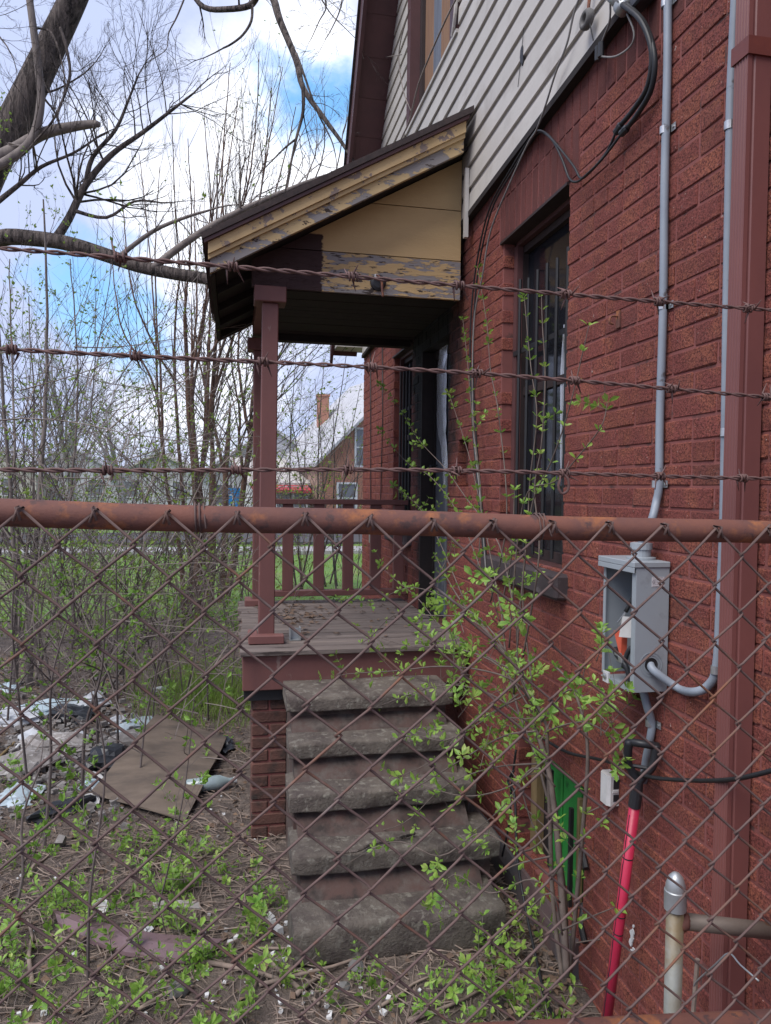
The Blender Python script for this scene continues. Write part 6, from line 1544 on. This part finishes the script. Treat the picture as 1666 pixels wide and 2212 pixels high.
# ------------------------------------------------------------------ houses across the road
def far_window(parent, p, u, w, h, n, mat='far_white'):
    """window flush in a wall: p lower left corner, u direction along wall, n outward"""
    f = MB(); t = .08
    def bx(m, a, b, c, d, o0, o1):
        m.add([p + u*a + UPV*c + n*o0, p + u*b + UPV*c + n*o0, p + u*b + UPV*d + n*o0, p + u*a + UPV*d + n*o0, p + u*a + UPV*c + n*o1, p + u*b + UPV*c + n*o1, p + u*b + UPV*d + n*o1, p + u*a + UPV*d + n*o1],
              [(0,1,2,3),(7,6,5,4),(0,4,5,1),(1,5,6,2),(2,6,7,3),(3,7,4,0)])
    bx(f, 0, t, 0, h, 0, .06); bx(f, w - t, w, 0, h, 0, .06); bx(f, t, w - t, 0, t, 0, .058); bx(f, t, w - t, h - t, h, 0, .058); bx(f, t, w - t, h * .5 - .03, h * .5 + .03, 0, .05)
    wo = fixnormals(f.build('window', mat, parent)); g_ = MB(); bx(g_, t, w - t, t, h - t, .005, .02); fixnormals(g_.build('pane', 'far_glass', wo)); return wo
def far_house(loc, rot, w, d, eave, ridge, wallm, roofm, label, brick=False, ridge_along='d', wins=(), chim=None):
    """gable towards local -Y, ridge along local Y"""
    t = thing('far_house', label, 'house', loc)
    ru, rv = Vector((math.cos(rot), math.sin(rot), 0)), Vector((-math.sin(rot), math.cos(rot), 0)); L = Vector(loc)
    P = lambda a, b, z: L + ru * a + rv * b + UPV * z
    m = MB(); V = []
    for b in (0, d): V += [P(0, b, -.1), P(w, b, -.1), P(w, b, eave), P(w / 2, b, ridge), P(0, b, eave)]
    m.add(V, [(0, 1, 2, 3, 4), (9, 8, 7, 6, 5), (0, 5, 6, 1), (1, 6, 7, 2), (0, 4, 9, 5)]); wl_ = fixnormals(m.build('wall', wallm, t))
    o = .3; rs = (ridge - eave) / (w / 2)
    for s in (0, 1):
        m = MB(); x0, x1 = (-o, w / 2) if s == 0 else (w + o, w / 2); z0 = eave - o * rs
        V = [P(x0, -o, z0), P(x1, -o, ridge), P(x1, d + o, ridge), P(x0, d + o, z0)]; m.add([v + UPV * .01 for v in V] + [v + UPV * .16 for v in V], [(0,1,2,3),(7,6,5,4),(0,4,5,1),(1,5,6,2),(2,6,7,3),(3,7,4,0)])
        rf_ = fixnormals(m.build('roof', roofm, t))
        if s == 0 and chim:
            m = MB(); a, b, top = chim; c = P(a, b, 0); m.box((c.x - .27, c.y - .3, eave), (c.x + .27, c.y + .3, top)); m.box((c.x - .32, c.y - .35, top), (c.x + .32, c.y + .35, top + .1)); m.build('chimney', 'far_brick', rf_)
    if brick:
        m = MB(); z = 0; k = 0
        while z < ridge - .1:
            x0 = 0 if z < eave else (z - eave) / rs; x1 = w - x0
            x = x0 + (.0 if k % 2 else .11)
            while x < x1 - .1:
                e = min(x + .2, x1); p0 = P(x, -.012, z + .006); m.add([P(x, -.02, z + .008), P(e, -.02, z + .008), P(e, -.02, z + .068), P(x, -.02, z + .068), P(x, 0, z + .008), P(e, 0, z + .008), P(e, 0, z + .068), P(x, 0, z + .068)], [(0,1,2,3),(0,4,5,1),(1,5,6,2),(2,6,7,3),(3,7,4,0)]); x += .215
            z += .077; k += 1
        m.build('bricks', 'far_brick', wl_, kind='stuff')
    for (side, a, z, ww, hh) in wins:
        if side == 'f': far_window(t, P(a, -.022, z), ru, ww, hh, -rv)
        else: far_window(t, P(-.002, a + ww, z), -rv, ww, hh, -ru)
    return t, P, ru, rv
b0 = at(690, 1120, Y=31); b0.z = 0
fh, P, ru, rv = far_house(tuple(b0), R(14), 8.4, 6.5, 3.0, 7.0, 'far_mortar', 'far_roof', 'orange brick house with pale roof and chimney across the road', True, wins=[('f', .75, .75, .95, 1.35), ('f', 1.55, 2.75, 1.5, 1.7), ('f', 4.6, .8, 1.4, 1.5), ('s', 1.2, .9, 1.1, 1.3)], chim=(2.0, 5.0, 6.3))
# enclosed side porch with a red awning
pr = thing('porch_room', 'white enclosed porch with red awning beside the far brick house', 'porch', tuple(P(-2.6, .6, 0)))
m = MB()
def obx(m, a0, a1, b0_, b1, z0, z1): m.add([P(a0, b0_, z0), P(a1, b0_, z0), P(a1, b1, z0), P(a0, b1, z0), P(a0, b0_, z1), P(a1, b0_, z1), P(a1, b1, z1), P(a0, b1, z1)], [(0,3,2,1),(4,5,6,7),(0,1,5,4),(1,2,6,5),(2,3,7,6),(3,0,4,7)])
obx(m, -2.6, -.3, .6, 3.0, -.1, 1.9); m.build('wall', 'far_white', pr)
for i in range(3): far_window(pr, P(-2.5 + i * .74, .58, .3), ru, .68, 1.4, -rv)
m = MB(); m.add([P(-2.7, .3, 1.75), P(-.25, .3, 1.75), P(-.25, 1.4, 2.2), P(-2.7, 1.4, 2.2), P(-2.7, .3, 1.62), P(-.25, .3, 1.62), P(-.25, 1.4, 2.05), P(-2.7, 1.4, 2.05)], [(0,1,2,3),(7,6,5,4),(0,4,5,1),(1,5,6,2),(2,6,7,3),(3,7,4,0)]); fixnormals(m.build('awning', 'awning_red', pr))
m = MB(); m.add([P(-2.8, .8, 2.05), P(-.1, .8, 2.05), P(-.1, 4.5, 3.2), P(-2.8, 4.5, 3.2), P(-2.8, .8, 1.95), P(-.1, .8, 1.95), P(-.1, 4.5, 3.1), P(-2.8, 4.5, 3.1)], [(0,1,2,3),(7,6,5,4),(0,4,5,1),(1,5,6,2),(2,6,7,3),(3,7,4,0)]); fixnormals(m.build('roof', 'far_tan', pr))
def far_simple(px, Yb, w, d, eave, ridge, rot, wm, rm, lab, wins):
    b = at(px, 1100, Y=Yb); b.z = 0; return far_house(tuple(b), rot, w, d, eave, ridge, wm, rm, lab, False, wins=wins)
fs, P2, ru2, rv2 = far_simple(440, 36, 6.5, 8, 2.5, 4.6, R(5), 'far_white', 'far_grey', 'low white house with grey roof behind the young trees', [('f', .4, .9, 1.0, 1.1), ('f', 4.6, .9, 1.1, 1.2)])
tb = thing('blue_tarp', 'bright blue tarp hung over the front of the low white house', 'tarp', tuple(P2(1.4, -.06, .4)))
m = MB(); V = []
for i in range(9):
    for j in range(5): V.append(P2(.95 + i * .15, -.07 - .03 * math.sin(i * 1.4 + j), .3 + j * .37))
n0 = len(V); V += [v + rv2 * .012 for v in V]
m.add(V, [(i*5 + j, (i+1)*5 + j, (i+1)*5 + j + 1, i*5 + j + 1) for i in range(8) for j in range(4)] + [(n0 + i*5 + j, n0 + i*5 + j + 1, n0 + (i+1)*5 + j + 1, n0 + (i+1)*5 + j) for i in range(8) for j in range(4)]); m.build('sheet', 'tarp_blue', tb, smooth=True)
far_simple(240, 58, 7, 8, 2.4, 4.2, R(-4), 'far_grey', 'far_tan', 'pale grey house with tan roof beyond the thicket', [('f', .8, .9, 1.2, 1.3), ('f', 4.4, .9, 1.2, 1.3)])
far_simple(40, 62, 7.5, 8, 2.6, 4.8, R(3), 'far_grey', 'far_roof', 'grey gabled house far behind the leaning tree', [('f', 1, .9, 1.2, 1.4), ('f', 5, .9, 1.2, 1.4), ('f', 3.1, 3.4, 1.1, 1.1)])
far_simple(-120, 60, 6.5, 8, 2.6, 4.6, R(-6), 'far_tan', 'far_grey', 'tan house with grey roof at the end of the street', [('f', 1, .9, 1.2, 1.4), ('f', 4, .9, 1.2, 1.4)])
